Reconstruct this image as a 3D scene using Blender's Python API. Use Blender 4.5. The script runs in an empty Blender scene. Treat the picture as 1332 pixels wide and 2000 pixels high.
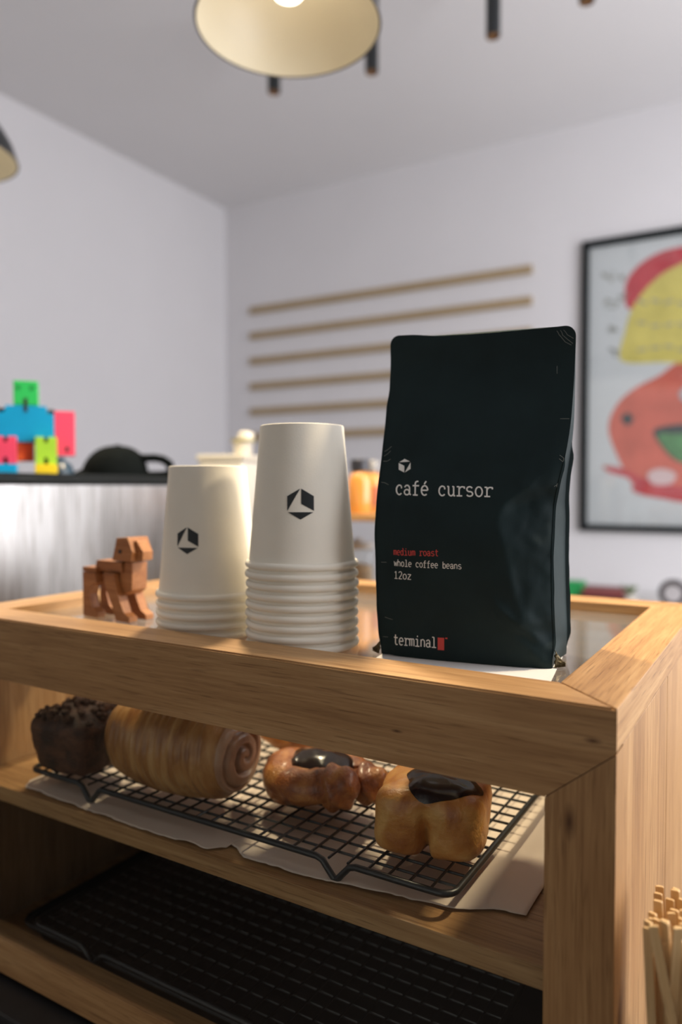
import bpy, bmesh, math, random
from mathutils import Vector, Matrix, noise
random.seed(7)
R = math.radians
scene = bpy.context.scene
C = scene.collection

# ------------------------------------------------------------------ camera, world, lights, exposure
FPX = 1450.0                                  # focal length in pixels of the 1332 x 2000 frame
CAM = Vector((0, 0, 1.30))
PITCH = math.atan(45 / FPX)
cam = bpy.data.cameras.new('camera')
cam.sensor_fit = 'VERTICAL'; cam.sensor_height = 36.0; cam.sensor_width = 24.0
cam.lens = FPX / 2000 * 36.0
cam.clip_start = 0.01; cam.clip_end = 50
cam.dof.use_dof = True; cam.dof.focus_distance = 0.50; cam.dof.aperture_fstop = 3.3
cam.dof.aperture_blades = 0
camo = bpy.data.objects.new('camera', cam); C.objects.link(camo)
camo.location = CAM; camo.rotation_euler = (R(90) - PITCH, 0, 0)
scene.camera = camo
CROT = camo.rotation_euler.to_matrix()

world = bpy.data.worlds.new('world'); scene.world = world; world.use_nodes = True
wb = world.node_tree.nodes['Background']
wb.inputs['Color'].default_value = (0.85, 0.9, 1.0, 1); wb.inputs['Strength'].default_value = 0.05

vs = scene.view_settings
vs.view_transform = 'Standard'; vs.look = 'None'; vs.gamma = 1.0; vs.use_curve_mapping = False
vs.exposure = 0.0
P_WINDOW, P_FRONT, P_LAMP = 53.0, 10.0, 45.0

# room frame: origin in the far corner, x along the back wall, y along the left wall
ROOM_O = Vector((-0.578, 3.76, 0)); ROOM_A = R(-30)
RX = Vector((math.cos(ROOM_A), math.sin(ROOM_A), 0)); RY = Vector((-RX.y, RX.x, 0))
def room(t, s, z): return ROOM_O + RX * t + RY * s + Vector((0, 0, z))
ROOM_W, ROOM_D, ROOM_H = 3.4, 5.2, 2.70
# display case frame: origin in the near right corner, u along the front to the left, v to the back
CASE_O = Vector((0.1456, 0.388, 0)); CASE_A = R(-31.2)
CX = Vector((math.cos(CASE_A), math.sin(CASE_A), 0)); CV = Vector((-CX.y, CX.x, 0))
def cw(u, v, z): return CASE_O - CX * u + CV * v + Vector((0, 0, z))
def ray(px, py): return (CROT @ Vector(((px - 666) / FPX, (1000 - py) / FPX, -1))).normalized()
def proj(p):
    q = CROT.transposed() @ (Vector(p) - CAM)
    return (666 + FPX * q.x / -q.z, 1000 - FPX * q.y / -q.z)
def on_plane(px, py, po, n):
    d = ray(px, py); return CAM + d * ((po - CAM).dot(n) / d.dot(n))
def on_z(px, py, z): return on_plane(px, py, Vector((0, 0, z)), Vector((0, 0, 1)))

def area_light(name, loc, direction, sx, sy, power, col):
    l = bpy.data.lights.new(name, 'AREA'); l.shape = 'RECTANGLE'; l.size = sx; l.size_y = sy
    l.energy = power; l.color = col
    o = bpy.data.objects.new(name, l); C.objects.link(o); o.location = loc
    o.rotation_euler = Vector(direction).to_track_quat('-Z', 'Y').to_euler()
    return o
# daylight coming in through the window in the right wall, plus an unseen fill added behind the camera
area_light('window_daylight', room(ROOM_W - 0.02, -1.50, 1.65), -RX, 1.9, 1.5, P_WINDOW, (0.95, 0.955, 1.0))
area_light('front_fill', room(1.5, -ROOM_D + 0.02, 1.5), RY, 2.2, 1.9, P_FRONT, (1.0, 0.93, 0.84))  # added warm fill for the case front, no source in view

# ------------------------------------------------------------------ materials
MATS = {}
def mat(name, col, rough=0.6, metal=0.0, spec=0.5, var=0.0, vscale=20.0, bump=0.0, bscale=200.0, **kw):
    if name in MATS: return MATS[name]
    m = bpy.data.materials.new(name); m.use_nodes = True; MATS[name] = m
    nt = m.node_tree; b = nt.nodes['Principled BSDF']
    b.inputs['Base Color'].default_value = (*col, 1)
    b.inputs['Roughness'].default_value = rough; b.inputs['Metallic'].default_value = metal
    b.inputs['Specular IOR Level'].default_value = spec
    for k, v in kw.items(): b.inputs[k.replace('_', ' ')].default_value = v
    tc = nt.nodes.new('ShaderNodeTexCoord')
    if var:
        n = nt.nodes.new('ShaderNodeTexNoise'); n.inputs['Scale'].default_value = vscale; n.inputs['Detail'].default_value = 4
        nt.links.new(tc.outputs['Object'], n.inputs['Vector'])
        r = nt.nodes.new('ShaderNodeValToRGB')
        r.color_ramp.elements[0].position = 0.3; r.color_ramp.elements[1].position = 0.7
        r.color_ramp.elements[0].color = (*[c * (1 - var) for c in col], 1)
        r.color_ramp.elements[1].color = (*[min(1, c * (1 + var)) for c in col], 1)
        nt.links.new(n.outputs['Fac'], r.inputs['Fac']); nt.links.new(r.outputs['Color'], b.inputs['Base Color'])
    if bump:
        n2 = nt.nodes.new('ShaderNodeTexNoise'); n2.inputs['Scale'].default_value = bscale; n2.inputs['Detail'].default_value = 3
        nt.links.new(tc.outputs['Object'], n2.inputs['Vector'])
        bp = nt.nodes.new('ShaderNodeBump'); bp.inputs['Strength'].default_value = bump; bp.inputs['Distance'].default_value = 0.002
        nt.links.new(n2.outputs['Fac'], bp.inputs['Height']); nt.links.new(bp.outputs['Normal'], b.inputs['Normal'])
    return m

def wood(name, axis, c0, c1, c2, rough=0.5, scale=1.0, off=0.0, knots=()):
    """oak: fine pores and broad bands stretched along one object axis"""
    if name in MATS: return MATS[name]
    m = bpy.data.materials.new(name); m.use_nodes = True; MATS[name] = m
    nt = m.node_tree; L = nt.links.new; b = nt.nodes['Principled BSDF']
    b.inputs['Roughness'].default_value = rough; b.inputs['Specular IOR Level'].default_value = 0.35
    tc = nt.nodes.new('ShaderNodeTexCoord')
    def noise_at(s_long, s_across, detail, dist=0.0):
        mp = nt.nodes.new('ShaderNodeMapping'); sc = [s_across * scale] * 3; sc[axis] = s_long * scale
        mp.inputs['Scale'].default_value = sc; mp.inputs['Location'].default_value = (off, off * 1.7, off * 0.6)
        L(tc.outputs['Object'], mp.inputs['Vector'])
        n = nt.nodes.new('ShaderNodeTexNoise'); n.inputs['Scale'].default_value = 1; n.inputs['Detail'].default_value = detail
        n.inputs['Distortion'].default_value = dist; n.inputs['Roughness'].default_value = 0.6
        L(mp.outputs['Vector'], n.inputs['Vector']); return n.outputs['Fac']
    broad = noise_at(2.2, 38, 3, 0.6); fine = noise_at(14, 420, 3); pore = noise_at(26, 700, 2)
    mx = nt.nodes.new('ShaderNodeMix'); mx.data_type = 'FLOAT'; mx.inputs[0].default_value = 0.42
    L(broad, mx.inputs[2]); L(fine, mx.inputs[3])
    rp = nt.nodes.new('ShaderNodeValToRGB'); e = rp.color_ramp.elements
    e[0].position = 0.34; e[0].color = (*c0, 1); e[1].position = 0.66; e[1].color = (*c2, 1)
    k = e.new(0.5); k.color = (*c1, 1)
    L(mx.outputs[0], rp.inputs['Fac'])
    pr = nt.nodes.new('ShaderNodeValToRGB'); pr.color_ramp.elements[0].position = 0.33; pr.color_ramp.elements[1].position = 0.43
    pr.color_ramp.elements[0].color = (0.62, 0.58, 0.55, 1); L(pore, pr.inputs['Fac'])
    mm = nt.nodes.new('ShaderNodeMix'); mm.data_type = 'RGBA'; mm.blend_type = 'MULTIPLY'; mm.inputs[0].default_value = 0.8
    L(rp.outputs['Color'], mm.inputs[6]); L(pr.outputs['Color'], mm.inputs[7]); colour = mm.outputs[2]
    for (kx, ky, kz, sx, sy, sz) in knots:          # dark oval knots grown into the board
        mp = nt.nodes.new('ShaderNodeMapping'); mp.inputs['Scale'].default_value = (1 / sx, 1 / sy, 1 / sz)
        mp.inputs['Location'].default_value = (-kx / sx, -ky / sy, -kz / sz); L(tc.outputs['Object'], mp.inputs['Vector'])
        ln = nt.nodes.new('ShaderNodeVectorMath'); ln.operation = 'LENGTH'; L(mp.outputs['Vector'], ln.inputs[0])
        kr = nt.nodes.new('ShaderNodeValToRGB'); kr.color_ramp.elements[0].position = 0.1; kr.color_ramp.elements[1].position = 1.0
        kr.color_ramp.elements[0].color = (0.28, 0.22, 0.2, 1); L(ln.outputs['Value'], kr.inputs['Fac'])
        km = nt.nodes.new('ShaderNodeMix'); km.data_type = 'RGBA'; km.blend_type = 'MULTIPLY'; km.inputs[0].default_value = 1.0
        L(colour, km.inputs[6]); L(kr.outputs['Color'], km.inputs[7]); colour = km.outputs[2]
    L(colour, b.inputs['Base Color'])
    bp = nt.nodes.new('ShaderNodeBump'); bp.inputs['Strength'].default_value = 0.25; bp.inputs['Distance'].default_value = 0.0006
    L(fine, bp.inputs['Height']); L(bp.outputs['Normal'], b.inputs['Normal'])
    return m

def glass(name, tint=(1, 1, 1), ior=1.5, rough=0.0, haze=0.0):
    """clear pane: mirror by Fresnel, the rest passes straight through"""
    if name in MATS: return MATS[name]
    m = bpy.data.materials.new(name); m.use_nodes = True; MATS[name] = m
    nt = m.node_tree; L = nt.links.new; nt.nodes.remove(nt.nodes['Principled BSDF'])
    out = nt.nodes['Material Output']
    geo = nt.nodes.new('ShaderNodeNewGeometry')
    im = nt.nodes.new('ShaderNodeMix'); im.data_type = 'FLOAT'; im.inputs[2].default_value = ior; im.inputs[3].default_value = 1 / ior
    L(geo.outputs['Backfacing'], im.inputs[0])
    fr = nt.nodes.new('ShaderNodeFresnel'); L(im.outputs[0], fr.inputs['IOR'])
    t = nt.nodes.new('ShaderNodeBsdfTransparent'); t.inputs['Color'].default_value = (*tint, 1)
    g = nt.nodes.new('ShaderNodeBsdfGlossy'); g.inputs['Roughness'].default_value = rough
    mx = nt.nodes.new('ShaderNodeMixShader'); L(fr.outputs[0], mx.inputs[0]); L(t.outputs[0], mx.inputs[1]); L(g.outputs[0], mx.inputs[2])
    if haze:      # faint even film of white scatter painted in to lift the reflection
        df = nt.nodes.new('ShaderNodeBsdfDiffuse'); df.inputs['Color'].default_value = (0.8, 0.8, 0.8, 1)
        m2 = nt.nodes.new('ShaderNodeMixShader'); m2.inputs[0].default_value = haze
        L(mx.outputs[0], m2.inputs[1]); L(df.outputs[0], m2.inputs[2]); mx = m2
    L(mx.outputs[0], out.inputs['Surface']); return m

def emit(name, col, strength):
    if name in MATS: return MATS[name]
    m = bpy.data.materials.new(name); m.use_nodes = True; MATS[name] = m
    b = m.node_tree.nodes['Principled BSDF']; b.inputs['Base Color'].default_value = (*col, 1)
    b.inputs['Emission Color'].default_value = (*col, 1); b.inputs['Emission Strength'].default_value = strength
    return m

OAK = ((0.26, 0.130, 0.050), (0.39, 0.215, 0.088), (0.51, 0.31, 0.142))
def case_local(px, py):
    p = on_plane(px, py, CASE_O, CV) - CASE_O; return (p.dot(CX), 0.0, p.z)
oak_x = wood('oak_along_x', 0, *OAK, knots=[(*case_local(1158, 1447), 0.006, 0.01, 0.0022), (*case_local(775, 1428), 0.005, 0.01, 0.0014)])
oak_y = wood('oak_along_y', 1, *OAK, off=3.1); oak_z = wood('oak_along_z', 2, *OAK, off=7.7, knots=[(*case_local(1112, 1605), 0.0045, 0.01, 0.012)])
paint_wall = mat('white_wall_paint', (0.75, 0.735, 0.75), 0.85, var=0.015, vscale=3, bump=0.05, bscale=300)
paint_ceil = mat('ceiling_paint', (0.77, 0.755, 0.76), 0.9, var=0.015, vscale=2)
floor_mat = wood('floor_wood', 0, (0.04, 0.03, 0.028), (0.06, 0.045, 0.04), (0.08, 0.06, 0.055), 0.45, 0.5)
clear = glass('clear_glass', (0.97, 0.985, 0.98)); top_pane = glass('top_glass', (0.98, 0.99, 0.985), 1.75, haze=0.06)
black_metal = mat('black_metal', (0.012, 0.014, 0.015), 0.38, 0.0, 0.6, var=0.2, vscale=60)
matt_black = mat('matt_black', (0.008, 0.011, 0.012), 0.6, spec=0.15, var=0.1)
black_paint = mat('black_paint', (0.01, 0.013, 0.015), 0.35, var=0.1)

# ------------------------------------------------------------------ mesh helpers
def link(name, me, m=None, parent=None, smooth=False):
    o = bpy.data.objects.new(name, me); C.objects.link(o)
    if m: me.materials.clear(); me.materials.append(m)
    if parent: o.parent = parent
    if smooth:
        me.shade_smooth()
    return o
def bm_obj(name, bm, m=None, parent=None, smooth=False, auto=None):
    bmesh.ops.recalc_face_normals(bm, faces=bm.faces)
    me = bpy.data.meshes.new(name); bm.to_mesh(me); bm.free()
    if auto is not None:
        me.shade_smooth()
        me.set_sharp_from_angle(angle=R(auto))
    return link(name, me, m, parent, smooth)
def tag(o, label, cat=None, group=None, kind=None):
    o['label'] = label
    if cat: o['category'] = cat
    if group: o['group'] = group
    if kind: o['kind'] = kind
    return o
def struct(o, label=None):
    o['kind'] = 'structure'
    if label: o['label'] = label
    return o
def thing(name, label, cat, loc=(0, 0, 0), rz=0.0, group=None):
    o = bpy.data.objects.new(name, None); C.objects.link(o); o.location = loc; o.rotation_euler = (0, 0, rz)
    o.empty_display_size = 0.05
    return tag(o, label, cat, group)
def copy_tree(o, parent=None):
    c = o.copy(); C.objects.link(c)
    if parent: c.parent = parent
    for ch in list(o.children): copy_tree(ch, c)
    return c
def box(bm, x0, x1, y0, y1, z0, z1, bev=0.0, seg=2):
    vs_ = [bm.verts.new((x, y, z)) for x in (x0, x1) for y in (y0, y1) for z in (z0, z1)]
    fs = [(0, 1, 3, 2), (4, 6, 7, 5), (0, 4, 5, 1), (2, 3, 7, 6), (0, 2, 6, 4), (1, 5, 7, 3)]
    faces = [bm.faces.new([vs_[i] for i in f]) for f in fs]
    if bev:
        es = list({e for f in faces for e in f.edges})
        bmesh.ops.bevel(bm, geom=es, offset=bev, segments=seg, affect='EDGES', profile=0.7)
def box_obj(name, x0, x1, y0, y1, z0, z1, m, parent=None, bev=0.0, seg=2):
    bm = bmesh.new(); box(bm, x0, x1, y0, y1, z0, z1, bev, seg)
    return bm_obj(name, bm, m, parent)
def prism(bm, pts, a0, a1, axis='y', bev=0.0):
    """extrude a 2D outline: axis y -> pts are (x,z); axis x -> (y,z); axis z -> (x,y)"""
    def mk(p, a):
        return {'y': (p[0], a, p[1]), 'x': (a, p[0], p[1]), 'z': (p[0], p[1], a)}[axis]
    A = [bm.verts.new(mk(p, a0)) for p in pts]; B = [bm.verts.new(mk(p, a1)) for p in pts]
    n = len(pts); fs = [bm.faces.new(A), bm.faces.new(B[::-1])]
    for i in range(n): fs.append(bm.faces.new((A[i], B[i], B[(i + 1) % n], A[(i + 1) % n])))
    if bev:
        es = list({e for f in fs for e in f.edges})
        bmesh.ops.bevel(bm, geom=es, offset=bev, segments=2, affect='EDGES', profile=0.7)
def prism_obj(name, pts, a0, a1, axis, m, parent=None, bev=0.0):
    bm = bmesh.new(); prism(bm, pts, a0, a1, axis, bev); return bm_obj(name, bm, m, parent)
def lathe(bm, prof, n=48, cap0=False, cap1=False, cx=0, cy=0):
    rings = []
    for r, z in prof:
        rings.append([bm.verts.new((cx + r * math.cos(2 * math.pi * i / n), cy + r * math.sin(2 * math.pi * i / n), z)) for i in range(n)])
    for a, b in zip(rings, rings[1:]):
        for i in range(n): bm.faces.new((a[i], a[(i + 1) % n], b[(i + 1) % n], b[i]))
    if cap0: bm.faces.new(rings[0][::-1])
    if cap1: bm.faces.new(rings[-1])
    return rings
def lathe_obj(name, prof, m, parent=None, n=48, cap0=False, cap1=False, auto=40):
    bm = bmesh.new(); lathe(bm, prof, n, cap0, cap1); return bm_obj(name, bm, m, parent, auto=auto)
def tube(bm, pts, r, n=8, closed=False, caps=True):
    pts = [Vector(p) for p in pts]; N = len(pts); rings = []; up = None
    for i, p in enumerate(pts):
        if closed: d = pts[(i + 1) % N] - pts[i - 1]
        else: d = pts[min(i + 1, N - 1)] - pts[max(i - 1, 0)]
        d.normalize()
        if up is None: up = Vector((0, 0, 1)) if abs(d.z) < 0.9 else Vector((1, 0, 0))
        a = d.cross(up).normalized(); b = a.cross(d).normalized(); up = b
        rr = r(i / max(1, N - 1)) if callable(r) else r
        rings.append([bm.verts.new(p + (a * math.cos(2 * math.pi * k / n) + b * math.sin(2 * math.pi * k / n)) * rr) for k in range(n)])
    rng = range(N if closed else N - 1)
    for i in rng:
        a, b = rings[i], rings[(i + 1) % N]
        for k in range(n): bm.faces.new((a[k], a[(k + 1) % n], b[(k + 1) % n], b[k]))
    if caps and not closed:
        bm.faces.new(rings[0][::-1]); bm.faces.new(rings[-1])
def tube_obj(name, pts, r, m, parent=None, n=8, closed=False):
    bm = bmesh.new(); tube(bm, pts, r, n, closed); return bm_obj(name, bm, m, parent, auto=50)
def interp_s(x, tab):
    """monotone cubic through the table"""
    n = len(tab)
    if x <= tab[0][0]: return tab[0][1]
    if x >= tab[-1][0]: return tab[-1][1]
    for i in range(n - 1):
        if x <= tab[i + 1][0]: break
    d = lambda j: (tab[j + 1][1] - tab[j][1]) / (tab[j + 1][0] - tab[j][0])
    def m(j):
        if j == 0: return d(0)
        if j == n - 1: return d(n - 2)
        a, b = d(j - 1), d(j); return 0.0 if a * b <= 0 else 2 * a * b / (a + b)
    h = tab[i + 1][0] - tab[i][0]; t = (x - tab[i][0]) / h
    return (tab[i][1] * (1 + 2 * t) * (1 - t) ** 2 + h * m(i) * t * (1 - t) ** 2 + tab[i + 1][1] * t * t * (3 - 2 * t) + h * m(i + 1) * t * t * (t - 1))
def interp(x, tab):
    if x <= tab[0][0]: return tab[0][1]
    for (a, fa), (b, fb) in zip(tab, tab[1:]):
        if x <= b:
            t = (x - a) / (b - a); t = t * t * (3 - 2 * t); return fa + (fb - fa) * t
    return tab[-1][1]
def sstep(a, b, x):
    t = min(1, max(0, (x - a) / (b - a))); return t * t * (3 - 2 * t)

# ------------------------------------------------------------------ the room
def room_slab(name, t0, t1, s0, s1, z0, z1, m):
    bm = bmesh.new(); box(bm, t0, t1, s0, s1, z0, z1)
    o = bm_obj(name, bm, m); o.location = ROOM_O; o.rotation_euler = (0, 0, ROOM_A); return o
W, D, H = ROOM_W, ROOM_D, ROOM_H
struct(room_slab('floor', -0.1, W + 0.1, -D - 0.1, 0.1, -0.1, 0, floor_mat), 'brown wooden floor')
struct(room_slab('ceiling', -0.1, W + 0.1, -D - 0.1, 0.1, H, H + 0.1, paint_ceil), 'plain light grey ceiling')
struct(room_slab('wall_left', -0.1, 0, -D, 0.1, 0, H, paint_wall), 'bare white painted wall meeting the wall with wooden strips')
struct(room_slab('wall_back', 0, W, 0, 0.1, 0, H, paint_wall), 'white painted wall with wooden strips and framed poster')
def holed(name, axis, a0, a1, h0, h1, g0, g1, k0, k1, label, m):
    bm = bmesh.new()
    for (p0, p1, z0, z1) in ((a0, g0, h0, h1), (g1, a1, h0, h1), (g0, g1, h0, k0), (g0, g1, k1, h1)):
        if axis == 's': box(bm, W, W + 0.1, p0, p1, z0, z1)
        else: box(bm, p0, p1, -D - 0.1, -D, z0, z1)
    o = bm_obj(name, bm, m); o.location = ROOM_O; o.rotation_euler = (0, 0, ROOM_A); return struct(o, label)
holed('wall_right', 's', -D, 0.1, 0, H, -2.45, -0.55, 0.9, 2.4, 'white side wall with a wide window', paint_wall)
holed('wall_front', 't', 0, W, 0, H, 0.4, 2.6, 0.3, 2.45, 'unseen dark wall with an opening added for the front fill', mat('dark_wall_paint', (0.09, 0.095, 0.1), 0.8, var=.03))  # unseen wall, kept dark to cut bounce onto the case front

# ------------------------------------------------------------------ service counter
ZTOP = 1.30 - 0.116; ZGL = 1.30 - 0.126; ZSH = 1.30 - 0.275; ZLO = 1.30 - 0.432; ZBOT = 1.30 - 0.441
CZ = 1.30 - 0.446
def case_frame(o, z=0.0): o.location = CASE_O + Vector((0, 0, z)); o.rotation_euler = (0, 0, CASE_A); return o
t = thing('service_counter', 'long dark counter carrying the display case and coffee machine', 'counter'); case_frame(t)
dark_top = mat('dark_counter_top', (0.018, 0.018, 0.018), 0.45, var=0.2, vscale=40)
dark_body = mat('dark_counter_body', (0.05, 0.045, 0.04), 0.6, var=0.1)
box_obj('worktop', -1.32, 0.30, -0.03, 1.0, CZ - 0.03, CZ, dark_top, t, 0.003)
box_obj('base_cabinet', -1.28, 0.26, 0.02, 0.96, 0.08, CZ - 0.03, dark_body, t)
box_obj('plinth', -1.26, 0.24, 0.07, 0.92, 0.0, 0.08, dark_top, t)

sc_ = thing('reflection_block', 'long dark block added out of view to darken the front glass reflection', 'reflection block', room(0.002, -3.6, 0), ROOM_A)  # unseen dark block added to darken what the front glass reflects
box_obj('reflection_block_body', 0, 0.45, -1.2, 1.6, 0.06, 0.98, dark_body, sc_, 0.002); box_obj('reflection_block_top', 0, 0.47, -1.21, 1.61, 0.9802, 1.0, dark_top, sc_, 0.002)
box_obj('plinth', 0.02, 0.42, -1.18, 1.58, 0, 0.0598, dark_top, sc_)
for k in range(4):
    d_ = box_obj('door', 0.4502, 0.466, -1.197 + 0.7 * k, -0.503 + 0.7 * k, 0.065, 0.975, dark_body, sc_, 0.001)
    box_obj('handle', 0.4662, 0.478, -0.57 + 0.7 * k, -0.55 + 0.7 * k, 0.62, 0.76, black_paint, d_, 0.002)
# ------------------------------------------------------------------ display case
UW, VD = 0.613, 0.415
case = thing('display_case', 'oak pastry display case with glass top and two shelves', 'display case'); case_frame(case)
RW = 0.040; RH = 0.055; RS = 0.024; PT = 0.020; PWD = 0.038
def rail_front():
    # mitred on top at both ends and mitred against the posts on its face
    bm = bmesh.new()
    prof = [(-0.0, ZTOP), (-0.0, ZTOP - RS), (-PWD, ZTOP - RH), (-UW + PWD, ZTOP - RH), (-UW, ZTOP - RS), (-UW, ZTOP)]
    A = [bm.verts.new((x, 0, z)) for x, z in prof]
    def back(x, z):
        # back edge: top mitres in by the rail width, underside stays the rail width deep
        k = RW
        if x > -RW: x = -RW if z > ZTOP - RS - 1e-6 else min(x, -RW)
        if x < -UW + RW: x = -UW + RW
        return (x, k, z)
    B = [bm.verts.new(back(x, z)) for x, z in prof]
    n = len(prof); fs = [bm.faces.new(A), bm.faces.new(B[::-1])]
    for i in range(n): fs.append(bm.faces.new((A[i], B[i], B[(i + 1) % n], A[(i + 1) % n])))
    es = [e for e in bm.edges if abs(e.verts[0].co.z - ZTOP) < 1e-6 and abs(e.verts[1].co.z - ZTOP) < 1e-6]
    bmesh.ops.bevel(bm, geom=es, offset=0.0012, segments=2, affect='EDGES')
    return bm_obj('front_rail', bm, oak_x, case)
rail_front()
def side_rail(x_out, x_in):
    bm = bmesh.new(); g = 0.0003 * (1 if x_in > x_out else -1)
    pts = [(x_out, 0.0 + 0.0003), (x_in, RW + 0.0003), (x_in, VD - RW - 0.0003), (x_out, VD - 0.0003)]
    prism(bm, pts, ZTOP - RS, ZTOP, 'z', 0.001)
    return bm_obj('side_rail', bm, oak_y, case)
side_rail(0, -RW); side_rail(-UW, -UW + RW)
bm = bmesh.new(); prism(bm, [(0, VD), (-UW, VD), (-UW + RW, VD - RW), (-RW, VD - RW)], ZTOP - RH, ZTOP, 'z', 0.001)
bm_obj('rear_rail', bm, oak_x, case)
for sgn, x0 in ((1, 0.0), (-1, -UW)):
    xi = x0 - PWD * sgn
    bm = bmesh.new()
    prism(bm, [(x0, ZTOP - RS - 0.0006), (x0, ZBOT), (xi, ZBOT), (xi, ZTOP - RH - 0.0006)], 0.0, PT, 'y', 0.0007)
    bm_obj('front_post', bm, oak_z, case)
    # two upright boards make each side
    for (y0, y1, nm) in ((PT + 0.0004, 0.192, 'side_board'), (0.194, VD - 0.002, 'side_board')):
        a, b = sorted((x0 - 0.0004 * sgn, x0 - 0.018 * sgn))
        box_obj(nm, a, b, y0, y1, ZBOT, ZTOP - RS - 0.0004, oak_z, case, 0.0007)
box_obj('bottom_rail', -UW + PWD, -PWD, 0.0, PT, ZBOT, ZLO + 0.022, oak_x, case, 0.0008)
box_obj('added_back_panel', -UW + 0.019, -0.019, VD - 0.020, VD - 0.008, ZBOT, ZTOP - RH - 0.001, oak_x, case)  # unseen back, added to keep light out of the lower case
box_obj('shelf', -UW + 0.0185, -0.0185, 0.0205, VD - 0.021, ZSH - 0.014, ZSH, oak_x, case, 0.001).location.y = -0.0095
box_obj('shelf', -UW + 0.0185, -0.0185, 0.0205, VD - 0.021, ZLO - 0.009, ZLO, oak_x, case, 0.001)
g = box_obj('glass_top', -UW + RW - 0.004, -RW + 0.004, RW - 0.004, VD - RW + 0.004, ZGL - 0.005, ZGL, top_pane, case)
g['label'] = 'clear glass top pane'
g = box_obj('front_glass', -UW + PWD + 0.001, -PWD - 0.001, 0.0035, 0.0075, ZLO + 0.0225, ZTOP - RH - 0.001, clear, case)
g['label'] = 'clear glass front pane'

# parchment sheets on the upper shelf
parch = mat('parchment', (0.68, 0.565, 0.475), 0.75, var=0.05, vscale=30, bump=0.25, bscale=25)
def sheet(name, u0, u1, front, v1, label):
    bm = bmesh.new(); nu, nv = 70, 24; rows = []
    for j in range(nv + 1):
        row = []
        for i in range(nu + 1):
            u = u0 + (u1 - u0) * i / nu; vf = interp(u, front) + 0.0012 * noise.noise((u * 160, 3, 0)) + 0.0008 * noise.noise((u * 500, 9, 0))
            q = j / nv; v = vf + (v1 - vf) * q ** 1.5
            z = 0.0012 + 0.0012 * (0.5 + 0.5 * noise.noise((u * 18, v * 18, 1))) + 0.004 * max(0, noise.noise((u * 30 + 5, v * 10, 4))) * (1 - q) ** 3
            row.append(bm.verts.new((-u, v, z)))
        rows.append(row)
    for a, b in zip(rows, rows[1:]):
        for i in range(nu): bm.faces.new((a[i], a[i + 1], b[i + 1], b[i]))
    o = bm_obj(name, bm, parch, None, smooth=True)
    md = o.modifiers.new('thick', 'SOLIDIFY'); md.thickness = 0.0002
    case_frame(o, ZSH + 0.0001); return tag(o, label, 'paper', 'parchment sheets on the upper shelf')
sheet('parchment_sheet', 0.064, 0.300, [(0.06, 0.054), (0.075, 0.052), (0.113, 0.036), (0.172, 0.025), (0.226, 0.019), (0.264, 0.019), (0.287, 0.030), (0.300, 0.046)], 0.33,
      'parchment sheet under the square bun and glossy pastry')
sheet('parchment_sheet', 0.287, 0.530, [(0.287, 0.024), (0.30, 0.014), (0.36, 0.013), (0.44, 0.014), (0.52, 0.018), (0.53, 0.03)], 0.33,
      'parchment sheet under the pastry roll and chocolate loaf')

# cooling racks
def make_rack():
    t = thing('cooling_rack', 'black wire cooling rack with pastries on the upper shelf', 'cooling rack', group='black wire cooling racks')
    u0, u1, v0, v1 = 0.104, 0.524, 0.027, 0.285; r = 0.0024; zt = 0.0145
    loop = []
    def foot(u, v, s):
        return [(-(u - 0.016 * s), v, zt), (-(u - 0.011 * s), v, zt - 0.0015), (-(u - 0.0015 * s), v, r), (-(u + 0.0015 * s), v, r), (-(u + 0.011 * s), v, zt - 0.0015), (-(u + 0.016 * s), v, zt)]
    cr = 0.010
    def corner(u, v, a0):
        return [(-(u + cr * math.cos(a0 + k * math.pi / 10)), v + cr * math.sin(a0 + k * math.pi / 10), zt) for k in range(6)]
    loop += corner(u0 + cr, v1 - cr, math.pi / 2)          # far right corner, then down the right side
    loop += corner(u0 + cr, v0 + cr, math.pi)
    loop += foot(0.191, v0, 1) + foot(0.442, v0, 1)
    loop += corner(u1 - cr, v0 + cr, 1.5 * math.pi)
    loop += corner(u1 - cr, v1 - cr, 0)
    loop += foot(0.442, v1, -1) + foot(0.191, v1, -1)
    tube_obj('rim_wire', loop, r, black_metal, t, 10, True)
    me = None
    n = 27
    for i in range(1, n):
        u = u0 + (u1 - u0) * i / n
        if me is None:
            o = tube_obj('cross_wire', [(0, v0 + 0.001, zt + 0.0005), (0, v1 - 0.001, zt + 0.0005)], 0.0010, black_metal, t, 6); me = o.data
        else: o = link('cross_wire', me, None, t)
        o.location = (-u, 0, 0)
    me = None; n = 17
    for i in range(1, n):
        v = v0 + (v1 - v0) * i / n
        if me is None:
            o = tube_obj('long_wire', [(-u0 - 0.001, 0, zt - 0.0012), (-u1 + 0.001, 0, zt - 0.0012)], 0.0010, black_metal, t, 6); me = o.data
        else: o = link('long_wire', me, None, t)
        o.location = (0, v, 0)
    return t
rack = make_rack(); case_frame(rack, ZSH + 0.0008)
rack2 = copy_tree(rack); case_frame(rack2, ZLO + 0.0125)
tag(rack2, 'black wire cooling rack on the dark tray of the lower shelf')
tray = thing('baking_tray', 'dark baking tray on the lower shelf under a wire rack', 'tray'); case_frame(tray, ZLO)
bm = bmesh.new()
def rrect(u0, u1, v0, v1, z, r=0.015, n=5):
    pts = []
    for (cu, cv, a) in ((u1 - r, v1 - r, 0), (u0 + r, v1 - r, 90), (u0 + r, v0 + r, 180), (u1 - r, v0 + r, 270)):
        for k in range(n + 1): pts.append((-(cu + r * math.cos(R(a + 90 * k / n))), cv + r * math.sin(R(a + 90 * k / n)), z))
    return pts
loops = [rrect(0.07, 0.55, 0.032, 0.33, 0.018), rrect(0.074, 0.546, 0.036, 0.326, 0.018), rrect(0.080, 0.540, 0.042, 0.320, 0.002), ]
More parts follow.
